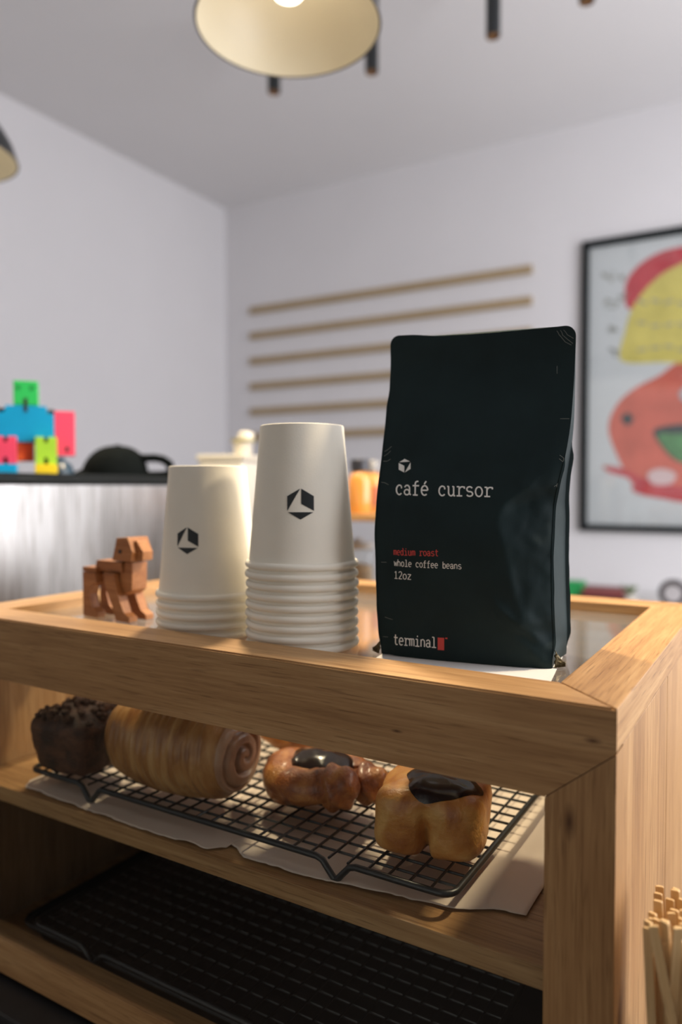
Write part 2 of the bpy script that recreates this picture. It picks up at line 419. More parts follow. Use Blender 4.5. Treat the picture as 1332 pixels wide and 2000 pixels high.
rg = [[bm.verts.new(p) for p in lp] for lp in loops]
for a, b in zip(rg, rg[1:]):
    for i in range(len(a)): bm.faces.new((a[i], a[(i + 1) % len(a)], b[(i + 1) % len(a)], b[i]))
bm.faces.new(rg[-1])
tr = bm_obj('tray_pan', bm, mat('dark_tray', (0.02, 0.02, 0.02), 0.4, var=0.3, vscale=30), tray, auto=40)
md = tr.modifiers.new('thick', 'SOLIDIFY'); md.thickness = 0.001
tube_obj('rolled_edge', rrect(0.07, 0.55, 0.032, 0.33, 0.018), 0.002, black_metal, tray, 6, True)

# ------------------------------------------------------------------ pastries
def pastry_mat(name, dark, mid, light, rough=0.42, scale=30, stretch=(1, 1, 1), bump=0.35, coat=0.0):
    m = bpy.data.materials.new(name); m.use_nodes = True; MATS[name] = m
    nt = m.node_tree; L = nt.links.new; b = nt.nodes['Principled BSDF']
    b.inputs['Roughness'].default_value = rough; b.inputs['Coat Weight'].default_value = coat; b.inputs['Coat Roughness'].default_value = 0.2
    tc = nt.nodes.new('ShaderNodeTexCoord'); mp = nt.nodes.new('ShaderNodeMapping'); mp.inputs['Scale'].default_value = stretch
    L(tc.outputs['Object'], mp.inputs['Vector'])
    n = nt.nodes.new('ShaderNodeTexNoise'); n.inputs['Scale'].default_value = scale; n.inputs['Detail'].default_value = 5; n.inputs['Distortion'].default_value = 0.5
    L(mp.outputs['Vector'], n.inputs['Vector'])
    r = nt.nodes.new('ShaderNodeValToRGB'); e = r.color_ramp.elements
    e[0].position = 0.33; e[0].color = (*dark, 1); e[1].position = 0.68; e[1].color = (*light, 1); k = e.new(0.5); k.color = (*mid, 1)
    L(n.outputs['Fac'], r.inputs['Fac']); L(r.outputs['Color'], b.inputs['Base Color'])
    n2 = nt.nodes.new('ShaderNodeTexNoise'); n2.inputs['Scale'].default_value = scale * 9; n2.inputs['Detail'].default_value = 4
    L(mp.outputs['Vector'], n2.inputs['Vector'])
    bp = nt.nodes.new('ShaderNodeBump'); bp.inputs['Strength'].default_value = bump; bp.inputs['Distance'].default_value = 0.0025
    L(n2.outputs['Fac'], bp.inputs['Height']); L(bp.outputs['Normal'], b.inputs['Normal'])
    return m
ZR = ZSH + 0.0008 + 0.0162      # pastries rest on the wires
crust_bun = pastry_mat('bun_crust', (0.40, 0.13, 0.025), (0.60, 0.255, 0.055), (0.76, 0.42, 0.13), 0.45, 45, (1, 1, 1), 0.3, 0.2)
crust_roll = pastry_mat('roll_crust', (0.30, 0.12, 0.035), (0.46, 0.22, 0.07), (0.62, 0.36, 0.14), 0.4, 22, (4, 1.2, 1.2), 0.3, 0.2)
crust_gloss = pastry_mat('glossy_crust', (0.16, 0.04, 0.012), (0.36, 0.115, 0.03), (0.56, 0.24, 0.065), 0.32, 60, (1, 1, 1), 0.6, 0.4)
choc = pastry_mat('chocolate_crumb', (0.035, 0.015, 0.007), (0.08, 0.032, 0.014), (0.15, 0.06, 0.025), 0.6, 60, (1, 1, 1), 0.6)
choc_glaze = mat('chocolate_glaze', (0.018, 0.010, 0.010), 0.22, var=0.2, vscale=40, bump=0.2, bscale=60)
cocoa = mat('cocoa_crumbs', (0.09, 0.04, 0.018), 0.75, var=0.5, vscale=90)

def blob(name, fn, nu, nv, m, parent):
    """closed surface from unit-sphere directions through fn(dir)->point"""
    bm = bmesh.new(); rows = []
    top = bm.verts.new(fn(Vector((0, 0, 1)))); bot = bm.verts.new(fn(Vector((0, 0, -1))))
    for j in range(1, nv):
        th = math.pi * j / nv
        rows.append([bm.verts.new(fn(Vector((math.sin(th) * math.cos(2 * math.pi * i / nu), math.sin(th) * math.sin(2 * math.pi * i / nu), math.cos(th))))) for i in range(nu)])
    for a, b in zip(rows, rows[1:]):
        for i in range(nu): bm.faces.new((a[i], b[i], b[(i + 1) % nu], a[(i + 1) % nu]))
    for i in range(nu):
        bm.faces.new((top, rows[0][i], rows[0][(i + 1) % nu])); bm.faces.new((bot, rows[-1][(i + 1) % nu], rows[-1][i]))
    return bm_obj(name, bm, m, parent, smooth=True)
def superq(d, ax, ay, az, e):
    k = (abs(d.x / 1) ** e + abs(d.y) ** e + abs(d.z) ** e) ** (-1 / e)
    return Vector((d.x * k * ax, d.y * k * ay, d.z * k * az))

# square bun with a crease down the front and a chocolate top
bun = thing('square_bun', 'golden two-lobed square bun with a dark chocolate top', 'pastry', cw(0.143, 0.086, ZR), CASE_A + R(14))
def bun_fn(d, grow=0.0):
    p = superq(d, 0.0375 + grow, 0.036 + grow, 0.0225 + grow, 5.5)
    cre = math.exp(-((p.x + 0.001) / 0.0030) ** 2)
    lowz = sstep(0.017, -0.012, p.z)
    if p.y < -0.01: p.y += (0.0120 * cre + 0.0035 * math.exp(-((p.x + 0.001) / 0.010) ** 2)) * lowz * sstep(-0.01, -0.03, p.y)
    p.z += 0.0025 * cre * sstep(0.0, -0.02, p.z) + (0.005 * (1 - (p.x / 0.04) ** 2) if p.z > 0 else 0) * p.z / 0.0225
    belly = 1 + 0.05 * math.cos(p.z / 0.0225 * 1.3)
    p.x *= belly; p.y *= belly
    nz = noise.noise(p * 55) * 0.0016 + noise.noise(p * 160) * 0.0005
    return p + d * nz + Vector((0, 0, 0.0232))
blob('crust', bun_fn, 200, 64, crust_bun, bun)
bm = bmesh.new(); rows = []
for j in range(15):
    q = j / 14; row = []
    for i in range(48):
        a = 2 * math.pi * i / 48
        rr = q * (0.86 + 0.06 * math.sin(3 * a + 1) + 0.04 * math.sin(5 * a))
        x, y = rr * math.cos(a) * 0.030 + 0.007, rr * math.sin(a) * 0.028 - 0.0105
        dd = Vector((x / 0.037, y / 0.036, 0)); zz = max(0.0, 1 - abs(dd.x) ** 5.5 - min(1.0, abs(dd.y)) ** 5.5) ** (1 / 5.5)
        p = bun_fn(Vector((dd.x, dd.y, zz)).normalized(), 0.0004); lift = 0.0030 * (1 - q ** 8)
        row.append(bm.verts.new(p + Vector((0, 0, lift + 0.0012 * noise.noise((x * 90, y * 90, 0)) * (1 - q ** 4)))))
    rows.append(row)
for a, b in zip(rows[1:], rows[2:]):
    for i in range(48): bm.faces.new((a[i], a[(i + 1) % 48], b[(i + 1) % 48], b[i]))
bm.faces.new(rows[1])
o = bm_obj('chocolate_top', bm, choc_glaze, bun, smooth=True); o['label'] = 'dark glossy chocolate topping'

# laminated roll lying on its side, spiral end to the right
roll = thing('pastry_roll', 'large brown laminated pastry roll lying on its side', 'pastry', cw(0.371, 0.066, ZR), CASE_A + R(1))
bm = bmesh.new(); nseg, nr = 90, 64; Lr = 0.061; rows = []
def roll_r(x, a):
    e = abs(x) / Lr; base = 0.042 * (1 - 0.16 * e ** 2.2 - (0.12 * sstep(0.82, 1, e)))
    ridge = 0.0006 * math.sin(x * 900 + 1.6 * math.sin(a) + 2.0 * noise.noise((x * 30, a, 0))) * (1 - e ** 6)
    return base + ridge + 0.0014 * noise.noise((x * 40, math.cos(a) * 2, math.sin(a) * 2))
for j in range(nseg + 1):
    x = -Lr + 2 * Lr * j / nseg; row = []
    for i in range(nr):
        a = 2 * math.pi * i / nr; r = roll_r(x, a)
        zz = r * math.sin(a) * 0.98
        row.append(bm.verts.new((x, r * math.cos(a), max(-0.0390, zz) + 0.0391)))
    rows.append(row)
for a, b in zip(rows, rows[1:]):
    for i in range(nr): bm.faces.new((a[i], a[(i + 1) % nr], b[(i + 1) % nr], b[i]))
# rounded left end
prev = rows[0]
for k in range(1, 9):
    q = k / 8; row = [bm.verts.new((v.co.x - 0.010 * math.sin(q * math.pi / 2), v.co.y * math.cos(q * math.pi / 2 * 0.98), (v.co.z - 0.0391) * math.cos(q * math.pi / 2 * 0.98) + 0.0391)) for v in rows[0]]
    for i in range(nr): bm.faces.new((prev[i], row[i], row[(i + 1) % nr], prev[(i + 1) % nr]))
    prev = row
bm.faces.new(prev)
bm_obj('crust', bm, crust_roll, roll, smooth=True)
bm = bmesh.new(); prev = None
for k in range(0, 31):
    q = 1 - k / 31; row = []
    for i in range(nr):
        a = 2 * math.pi * i / nr; v = rows[-1][i] if False else None
        rr = roll_r(Lr, a) * q; ph = (q * 2.6 - a / (2 * math.pi)) % 1.0
        groove = -0.0045 * math.exp(-((ph - 0.5) / 0.13) ** 2) * sstep(1.0, 0.9, q) * sstep(0.0, 0.1, q)
        zz = max(-0.0390, rr * math.sin(a) * 0.98)
        row.append(bm.verts.new((Lr + 0.009 * math.sqrt(max(0, 1 - q * q)) + groove, rr * math.cos(a), zz + 0.0391)))
    if prev:
        for i in range(nr): bm.faces.new((prev[i], prev[(i + 1) % nr], row[(i + 1) % nr], row[i]))
    prev = row
bm.faces.new(prev)
o = bm_obj('spiral_end', bm, pastry_mat('roll_end_reflect_tint', (0.24, 0.11, 0.06), (0.40, 0.22, 0.13), (0.52, 0.32, 0.20), 0.35, 30, (1, 1, 1), 0.2, 0.3), roll, smooth=True)  # pinkish end colour carries the lavender reflection off the front glass
o['label'] = 'coiled end showing a spiral'

# glossy twisted pastry with a dark filled middle
dan = thing('twisted_pastry', 'glossy reddish brown twisted pastry with dark filling', 'pastry', cw(0.259, 0.112, ZR), CASE_A + R(4))
def rope(bm, ctr, rad, n_turn, n=90, m_=22, lobes=3, zsq=0.85):
    rows = []
    for j in range(n + 1):
        q = j / n; p = ctr(q); d = (ctr(min(1, q + 0.005)) - ctr(max(0, q - 0.005))).normalized()
        a_ = d.cross(Vector((0, 0, 1))).normalized(); b_ = a_.cross(d)
        row = []
        for i in range(m_):
            an = 2 * math.pi * i / m_
            rr = rad(q) * (1 + 0.10 * abs(math.sin(q * math.pi * n_turn + an * 0.5)) ** 0.6 - 0.06) * (1 + 0.10 * noise.noise(p * 60 + Vector((an, 0, 0))) + 0.07 * noise.noise(p * 170 + Vector((math.cos(an) * 2, math.sin(an) * 2, 3))))
            pt = p + a_ * math.cos(an) * rr + b_ * math.sin(an) * rr * zsq
            row.append(bm.verts.new(pt))
        rows.append(row)
    for a, b in zip(rows, rows[1:]):
        for i in range(m_): bm.faces.new((a[i], a[(i + 1) % m_], b[(i + 1) % m_], b[i]))
    bm.faces.new(rows[0][::-1]); bm.faces.new(rows[-1])
bm = bmesh.new()
def ring_c(q):
    a = R(115) + q * R(310)
    return Vector((0.032 * math.cos(a - R(90)) , 0.026 * math.sin(a - R(90)), 0.0165 + 0.002 * math.sin(a * 3)))
rope(bm, ring_c, lambda q: 0.0175 * (1 - 0.25 * (abs(q - 0.5) * 2) ** 3), 7)
bm_obj('crust', bm, crust_gloss, dan, smooth=True)
for (x, y, z, r) in ((0.026, -0.020, 0.0190, 0.0165), (0.044, 0.004, 0.0165, 0.0150)):
    def f(d, r=r):
        p = Vector((d.x * r * 1.15, d.y * r, d.z * r * 1.05)); p += d * (0.0018 * noise.noise(p * 110 + Vector((x * 99, 0, 0))) + 0.0016 * math.sin(p.x * 420 + p.z * 260))
        return p + Vector((x, y, z))
    blob('fold', f, 32, 22, crust_gloss, dan)
def fill_fn(d):
    p = Vector((d.x * 0.030, d.y * 0.024, d.z * 0.014)); return p + d * 0.0025 * noise.noise(p * 90) + Vector((-0.001, 0.002, 0.024))
o = blob('dark_filling', fill_fn, 40, 24, choc_glaze, dan); o['label'] = 'dark sticky filling'

# chocolate loaf with crumbs
loaf = thing('chocolate_loaf', 'small dark chocolate loaf cake with crumbs on top', 'cake', cw(0.483, 0.054, ZR), CASE_A + R(4))
def loaf_fn(d):
    p = superq(d, 0.0345, 0.034, 0.0245, 6.0); k = 1 + 0.10 * (p.z / 0.02)
    p.x *= k; p.y *= k
    if p.z > 0.012: p.z += 0.009 * (1 - (p.x / 0.04) ** 2) * (1 - (p.y / 0.04) ** 2) + 0.003 * noise.noise(p * 50)
    p += d * (0.0014 * noise.noise(p * 70) + 0.0008 * noise.noise(p * 200)); p.z = max(p.z, -0.0245)
    return p + Vector((0, 0, 0.0247))
blob('sponge', loaf_fn, 64, 40, choc, loaf)
bm = bmesh.new()
for k in range(75):
    x, y = random.uniform(-0.033, 0.033), random.uniform(-0.030, 0.030)
    d = Vector((x / 0.037, y / 0.036, 0.95)); p = loaf_fn(d.normalized()); s = random.uniform(0.0022, 0.0046)
    mt = Matrix.Translation(p + Vector((0, 0, s * 0.35))) @ Matrix.Rotation(random.uniform(0, 6), 4, Vector((random.random(), random.random(), random.random() + .1)).normalized()) @ Matrix.Diagonal((s * 1.4, s, s * 0.8, 1))
    bmesh.ops.create_icosphere(bm, subdivisions=1, radius=1, matrix=mt)
o = bm_obj('crumb_topping', bm, cocoa, loaf); o['kind'] = 'stuff'

# croissant standing behind the others
cro = thing('croissant', 'golden croissant behind the pastry roll and twisted pastry', 'pastry', cw(0.335, 0.212, ZR), CASE_A + R(80))
bm = bmesh.new()
def cro_c(q):
    a = (q - 0.5) * R(150); return Vector((0.052 * math.sin(a), 0.045 * (1 - math.cos(a)) - 0.018, 0.021))
rope(bm, cro_c, lambda q: 0.006 + 0.0185 * math.sin(math.pi * q) ** 0.8 * (1 + 0.07 * math.cos(q * 44)), 5, 100, 24)
bm_obj('crust', bm, pastry_mat('croissant_crust', (0.40, 0.14, 0.03), (0.58, 0.25, 0.06), (0.70, 0.38, 0.12), 0.35, 30, (1, 1, 1), 0.3, 0.4), cro, smooth=True)

# ------------------------------------------------------------------ paper cups, stacked upside down
cup_paper = mat('cup_paper', (0.84, 0.80, 0.70), 0.75, var=0.015, vscale=60, bump=0.06, bscale=900)
print_black = mat('printed_black', (0.012, 0.016, 0.018), 0.6, var=0.1, vscale=80)
RIM, RB, CH = 0.0455, 0.0335, 0.113          # rim radius, base radius, height; z=0 at the rim of the upturned cup
def cone_r(z): return RIM - 0.0022 - (RIM - 0.0022 - RB) * z / CH
prof = [(cone_r(0.004), 0.004)] + [(cone_r(CH * k / 12), CH * k / 12) for k in range(1, 12)] + [(RB + 0.0002, CH - 0.0006), (RB - 0.0006, CH), (RB - 0.0014, CH - 0.0004), (RB - 0.0018, CH - 0.006), (0.0, CH - 0.0062)]
bm = bmesh.new()
rings = lathe(bm, prof[:-1], 72); bm.faces.new(rings[-1])
inner = lathe(bm, [(cone_r(z) - 0.0005, z) for z in (0.004, 0.05, 0.10)], 72)
ME_CUP = bpy.data.meshes.new('cup_wall'); bmesh.ops.recalc_face_normals(bm, faces=bm.faces); bm.to_mesh(ME_CUP); bm.free()
ME_CUP.materials.append(cup_paper); ME_CUP.shade_smooth(); ME_CUP.set_sharp_from_angle(angle=R(45))
bm = bmesh.new(); rp = [(RIM - 0.0022 + 0.0026 * math.cos(a), 0.0030 + 0.0029 * math.sin(a)) for a in [2 * math.pi * k / 14 for k in range(15)]]
lathe(bm, rp, 72); bmesh.ops.remove_doubles(bm, verts=bm.verts, dist=1e-6)
ME_RIM = bpy.data.meshes.new('cup_rim'); bmesh.ops.recalc_face_normals(bm, faces=bm.faces); bm.to_mesh(ME_RIM); bm.free()
ME_RIM.materials.append(cup_paper); ME_RIM.shade_smooth()

HEX = [(0, 1), (0.866, 0.5), (0.866, -0.5), (0, -1), (-0.866, -0.5), (-0.866, 0.5)]
LOGO_CUP = [[(-0.02, 0.98), (-0.866, 0.5), (-0.866, -0.46)], [(0.05, 0.98), (0.866, 0.5), (0.866, -0.44), (0.05, 0.0)], [(-0.83, -0.53), (0, -1), (0.83, -0.53)]]
LOGO_BAG = [[(-0.80, 0.56), (0, 1), (0.80, 0.56)], [(-0.866, 0.46), (-0.05, 0.0), (-0.05, -0.96), (-0.866, -0.5)], [(0.866, 0.46), (0.866, -0.5), (0.03, -0.96)]]
def patch(bm, poly, fn, n=3):
    """fill a flat outline, refine it and lay it on a surface through fn(x,y)"""
    b2 = bmesh.new(); f = b2.faces.new([b2.verts.new((x, y, 0)) for x, y in poly])
    bmesh.ops.triangulate(b2, faces=[f])
    bmesh.ops.subdivide_edges(b2, edges=b2.edges, cuts=n, use_grid_fill=True)
    vm = {v: bm.verts.new(fn(v.co.x, v.co.y)) for v in b2.verts}
    for f in b2.faces: bm.faces.new([vm[v] for v in f.verts])
    b2.free()
def cup_stack(px, Yd, n, gap, logo_dx, logo_z, size, where):
    p = Vector(((px - 666) / FPX * Yd, Yd, ZGL + 0.0003)); face = math.atan2(-p.y, -p.x)
    for k in range(n):
        nm = 'topmost with hexagon logo' if k == n - 1 else ('bottom of its stack' if k == 0 else None)
        order = {0: 'lowest', 1: 'second', 2: 'third', 3: 'fourth', 4: 'fifth', 5: 'sixth', 6: 'seventh', 7: 'eighth', 8: 'ninth'}[k]
        lab = ('white upturned paper cup with black hexagon logo topping the %s stack' % where) if k == n - 1 else \
              ('white paper cup, %s from the bottom of the %s stack' % (order, where) if k else 'white paper cup lowest in the %s stack, on the glass' % where)
        c = thing('paper_cup', lab, 'cup', p + Vector((random.uniform(-.0003, .0003), random.uniform(-.0003, .0003), gap * k)), face, 'upturned paper cups in the %s stack' % where)
        link('cup_wall', ME_CUP, None, c).data.materials; link('rim', ME_RIM, None, c)
        if k == n - 1:
            bm = bmesh.new()
            def fn(x, y):
                z = logo_z + y * size; r = cone_r(z) + 0.00025; a = (x * size + logo_dx) / r
                return (r * math.cos(a), r * math.sin(a), z)
            for poly in LOGO_CUP: patch(bm, poly, fn, 4)
            o = bm_obj('logo', bm, print_black, c, smooth=True); o['label'] = 'black hexagon logo with an arrow cut out'
cup_stack(590, 0.600, 9, 0.0079, -0.0012, 0.0512, 0.0118, 'taller')
cup_stack(407, 0.652, 5, 0.0081, -0.0180, 0.0505, 0.0112, 'shorter')

# ------------------------------------------------------------------ coffee bag
bag_film = mat('black_bag_film', (0.010, 0.021, 0.023), 0.58, 0.0, 0.15, var=0.15, vscale=30, bump=0.06, bscale=120)
bag = thing('coffee_bag', 'black stand-up coffee bag printed café cursor on the glass top', 'coffee bag', (0.1006, 0.5670, ZGL + 0.0010), R(-22))
T_XL = [(0, -62.5), (15, -63), (40, -63.5), (80, -65), (100, -65.7), (125, -65.5), (150, -65), (185, -64.8), (215, -65.5), (243, -66.3)]
T_XR = [(0, 63), (15, 63.5), (40, 62.5), (80, 61.5), (110, 62), (128, 65), (150, 70), (180, 73), (243, 74.5)]
T_YF = [(0, -36), (15, -38), (40, -41), (80, -41), (110, -37), (145, -26), (175, -15), (205, -5), (225, -1), (243, -0.7)]
T_YB = [(0, 20), (15, 22), (40, 23), (80, 22), (110, 20), (145, 15), (175, 9), (205, 4), (225, 1), (243, 0.7)]
T_RIDGE = [(0, 0.98), (12, 0.90), (25, 0.80), (32, 0.84), (60, 0.80), (85, 0.76), (104, 0.72), (112, 0.735), (128, 0.86), (142, 0.955), (152, 1.0)]
BH = 243.0
def zwarp(x, z):
    q = (x + 70) / 141; dz = interp(q, [(0, 3.5), (0.12, 2.6), (0.35, -0.4), (0.6, -0.8), (0.85, -0.4), (1, 0.2)])
    return z + dz * sstep(150, 243, z)
def corner_in(z): return 8 - math.sqrt(max(0, 64 - (z - 235) ** 2)) if z > 235 else 0.0
def bag_front(s, z):
    """front panel in mm: s across (0 left, 1 right), z up"""
    xl, xr = interp_s(z, T_XL) + corner_in(z), interp_s(z, T_XR) - corner_in(z)
    x = xl + (xr - xl) * s; y = interp_s(z, T_YF)
    full = sstep(200, 120, z); c = 2 * s - 1
    y += full * (4.0 * c ** 4 - 1.5 * (1 - c * c))
    s0 = interp_s(z, T_RIDGE)
    if s > s0: y += 11.0 * sstep(152, 118, z) * sstep(-6, 18, z) * ((s - s0) / (1 - s0 + 1e-6)) ** 0.9 * (1 - s0) / 0.25
    y += 1.1 * full * math.exp(-((s - 0.17 - 0.0006 * (z - 190)) / 0.028) ** 2)                     # upright crease, upper left
    y -= 2.6 * math.exp(-((z - 14 - (0.98 - s) * 105) / 4.5) ** 2) * sstep(0.66, 0.74, s) * sstep(0.995, 0.9, s)   # diagonal crease to the right foot
    y += 1.6 * math.exp(-((z - 112 - (s - 0.80) * 60) / 5) ** 2) * sstep(0.74, 0.82, s) * sstep(1.0, 0.93, s)
    y -= 1.6 * math.exp(-((z - 34 + (s - 0.85) * 40) / 7) ** 2) * math.exp(-((s - 0.88) / 0.05) ** 2)
    wr = sstep(0.70, 0.86, s) * sstep(150, 125, z)
    if wr: y += wr * (0.9 * noise.noise((s * 14 + z * 0.03, z * 0.07, 8.1)) + 0.45 * noise.noise((s * 30, z * 0.16, 1.3)))
    y += (1.0 * noise.noise((s * 3.1, z * 0.016, 2.2)) + 0.35 * noise.noise((s * 9, z * 0.05, 5))) * sstep(238, 190, z)
    return Vector((x, y, zwarp(x, z)))
rows = []; bm = bmesh.new(); NS, NG, NB = 64, 10, 22
zs = [BH * k / 120 for k in range(112)] + [235 + 8 * math.sin(math.pi / 2 * k / 10) for k in range(11)]
zs = sorted(set(round(z, 3) for z in zs if z <= BH))
for z in zs:
    row = []; fl = bag_front(0, z); fr_ = bag_front(1, z); yb = interp_s(z, T_YB)
    g = interp(z, [(0, 0.5), (60, 2), (110, 4), (150, 6), (200, 4), (225, 0)])
    xbl, xbr = fl.x - 0.5 * sstep(200, 100, z), fr_.x + 5.0 * sstep(150, 100, z)
    row += [bag_front(i / NS, z) for i in range(NS + 1)]
    for i in range(1, NG):
        q = i / NG; x = fr_.x + (xbr - fr_.x) * q - interp(z, [(0, 2), (15, 8), (120, 10), (150, 8), (200, 3), (225, 0)]) * (1 - abs(2 * q - 1))
        row.append(Vector((x, fr_.y + (yb - fr_.y) * q, zwarp(fr_.x, z))))
    for i in range(NB + 1):
        q = i / NB; x = xbr + (xbl - xbr) * q
        row.append(Vector((x, yb + 3 * math.sin(math.pi * q) * sstep(200, 120, z), zwarp(x, z))))
    for i in range(1, NG):
        q = i / NG; x = xbl + (fl.x - xbl) * q + g * math.sin(math.pi * q) ** 0.7
        row.append(Vector((x, yb + (fl.y - yb) * q, zwarp(fl.x, z))))
    rows.append([bm.verts.new(p * 0.001) for p in row])
for a, b in zip(rows, rows[1:]):
    n = len(a)
    for i in range(n): bm.faces.new((a[i], a[(i + 1) % n], b[(i + 1) % n], b[i]))
bm.faces.new(rows[0][::-1]); bm.faces.new(rows[-1])
bm_obj('pouch', bm, bag_film, bag, auto=48)
card = box_obj('white_card', -0.062, 0.066, -0.072, 0.050, 0, 0.0006, mat('white_card', (0.72, 0.69, 0.66), 0.6, var=0.02), None)
card.location = (0.1006, 0.5670, ZGL + 0.0001); card.rotation_euler = (0, 0, R(-22))
tag(card, 'flat white card lying under the black coffee bag', 'card')
# sealed seams along the upright edges
def seam(edge, z0, z1, dx, dy, wob):
    bm = bmesh.new(); prev = None
    for k in range(50):
        z = z0 + (z1 - z0) * k / 49
        f = bag_front(edge, z)
        p = f if wob == 0 else Vector((f.x + 5.0 * sstep(150, 100, z), interp_s(z, T_YB), f.z))
        e = Vector((dx, dy, 0)) * (sstep(z0, z0 + 12, z) * sstep(z1, z1 - 12, z)) * (1 + 0.3 * noise.noise((z * 0.06, wob, 0)))
        row = [bm.verts.new(q * 0.001) for q in (p + Vector((0, -0.35, 0)), p + e + Vector((0, -0.3, 0)), p + e + Vector((0, 0.3, 0)), p + Vector((0, 0.35, 0)))]
        if prev:
            for i in range(4): bm.faces.new((prev[i], prev[(i + 1) % 4], row[(i + 1) % 4], row[i]))
        prev = row
    return bm_obj('side_seam', bm, bag_film, bag, auto=60)
seam(1, 6, 150, 1.6, 0.6, 0); seam(1, 6, 160, 2.5, 1.2, 1); seam(0, 6, 200, -1.2, 0.3, 0)
# folded foil corners at the foot
foil = mat('folded_foil', (0.10, 0.075, 0.035), 0.35, 0.6, var=0.5, vscale=150, bump=0.5, bscale=250)
def ear(sx, x0, y0):
    bm = bmesh.new(); n = 8; rows = []
    for j in range(n + 1):
        q = j / n; row = []
        for i in range(7):
            a = i / 6; w = (1 - q)
            p = Vector((x0 + sx * (q * 7.0), y0 + 7 * (a - 0.5) * w + 2 * q, 0.4 + a * 11 * w + 3.2 * q * math.sin(a * 3.14)))
            p.x += sx * 0.8 * math.sin(a * 17 + q * 5) * w; row.append(bm.verts.new(p * 0.001))
        rows.append(row)
    for a, b in zip(rows, rows[1:]):
        for i in range(6): bm.faces.new((a[i], a[i + 1], b[i + 1], b[i]))
    o = bm_obj('folded_corner', bm, foil, bag, auto=25); md = o.modifiers.new('thick', 'SOLIDIFY'); md.thickness = 0.0005; o['label'] = 'crumpled bronze folded corner'
ear(-1, -64, -30); ear(1, 64.5, -27)

# lettering laid on the bag front; outlines are strokes of a typewriter-like alphabet
def arc(cx, cy, rx, ry, a0, a1, n=12): return [(cx + rx * math.cos(R(a0 + (a1 - a0) * k / n)), cy + ry * math.sin(R(a0 + (a1 - a0) * k / n))) for k in range(n + 1)]
G = {
 'c': [arc(.5, .5, .36, .5, 42, 318, 18), [(.77, .84), (.77, .66)]],
 'a': [arc(.47, .66, .30, .34, 160, 0) + [(.77, .12), (.92, .0)], arc(.45, .28, .30, .28, 0, 360, 18)],
 'f': [arc(.66, 1.17, .24, .27, 62, 180, 8) + [(.42, 0)], [(.12, .98), (.86, .98)], [(.16, 0), (.72, 0)]],
 'e': [[(.16, .52), (.85, .52)] , arc(.5, .5, .36, .5, 2, 312, 20)],
 'u': [[(.04, .98), (.2, .98)], [(.2, 1.0), (.2, .36)] + arc(.47, .34, .27, .34, 180, 300, 8) + [(.76, .22)], [(.60, .98), (.76, .98)], [(.76, 1.0), (.76, 0)], [(.74, .02), (.94, .02)]],
 'r': [[(.10, .98), (.36, .98)], [(.36, 1.0), (.36, 0)], [(.08, .02), (.70, .02)], [(.36, .58)] + arc(.70, .58, .34, .40, 180, 75, 8) + [(.93, .96), (.93, .78)]],
 's': [arc(.5, .74, .30, .26, 25, 270, 12) + arc(.5, .25, .33, .25, 90, -155, 12)],
 'o': [arc(.5, .5, .36, .5, 0, 360, 24)],
 'm': [[(.10, 1), (.10, 0)], [(.10, .75)] + arc(.30, .76, .18, .24, 150, 0, 6) + [(.48, 0)], [(.48, .75)] + arc(.69, .76, .20, .24, 150, 0, 6) + [(.89, 0)]],
 'd': [arc(.43, .5, .31, .5, 0, 360, 20), [(.55, 1.45), (.76, 1.45)], [(.76, 1.45), (.76, 0)], [(.76, .02), (.92, .02)]],
 'i': [[(.2, .98), (.52, .98)], [(.52, 1), (.52, 0)], [(.12, .02), (.90, .02)], [(.52, 1.30), (.52, 1.48)]],
 't': [[(.40, 1.38), (.40, .3)] + arc(.64, .28, .24, .27, 180, 310, 8), [(.10, .98), (.82, .98)]],
 'w': [[(.04, 1), (.26, 0), (.5, .82), (.74, 0), (.96, 1)]],
 'h': [[(.18, 1.45), (.18, 0)], [(.18, .62)] + arc(.49, .64, .31, .36, 160, 0, 10) + [(.80, 0)]],
 'l': [[(.2, 1.43), (.52, 1.43)], [(.52, 1.45), (.52, 0)], [(.12, .02), (.90, .02)]],
 'b': [arc(.55, .5, .31, .5, 0, 360, 20), [(.22, 1.45), (.22, 0)]],
 'n': [[(.18, 1.0), (.18, 0)], [(.18, .62)] + arc(.49, .64, .31, .36, 160, 0, 10) + [(.80, 0)]],
 '1': [[(.2, 1.15), (.5, 1.42), (.5, 0)], [(.15, .02), (.88, .02)]],
 '2': [arc(.5, 1.06, .33, .36, 165, -35, 12) + [(.16, .02), (.88, .02)]],
 'z': [[(.15, .98), (.84, .98), (.15, .02), (.87, .02)]],
}
G['é'] = G['e'] + [[(.44, 1.16), (.66, 1.48)]]
bag_mw = Matrix.Translation(bag.location) @ Matrix.Rotation(R(-22), 4, 'Z')
def bag_pt(s, z, lift=0.25):
    p = bag_front(s, z); e = 0.004
    n = (bag_front(min(1, s + e), z) - bag_front(max(0, s - e), z)).cross(bag_front(s, z + .6) - bag_front(s, max(0, z - .6))).normalized()
    if n.y > 0: n = -n
    return (p + n * lift) * 0.001
def bag_uv(px, py):
    s, z = (px - 745) / 350, (1300 - py) / 2.7
    for _ in range(12):
        f = lambda a, b: proj(bag_mw @ (bag_front(a, b) * 0.001))
        p0 = f(s, z); ds, dz = 0.004, 0.5; p1 = f(s + ds, z); p2 = f(s, z + dz)
        a, b = (p1[0] - p0[0]) / ds, (p2[0] - p0[0]) / dz; c, d = (p1[1] - p0[1]) / ds, (p2[1] - p0[1]) / dz
        ex, ey = px - p0[0], py - p0[1]; det = a * d - b * c
        s += max(-.1, min(.1, (d * ex - b * ey) / det)); z += max(-15, min(15, (a * ey - c * ex) / det))
        s = min(0.995, max(0.005, s)); z = min(240, max(1, z))
    return s, z
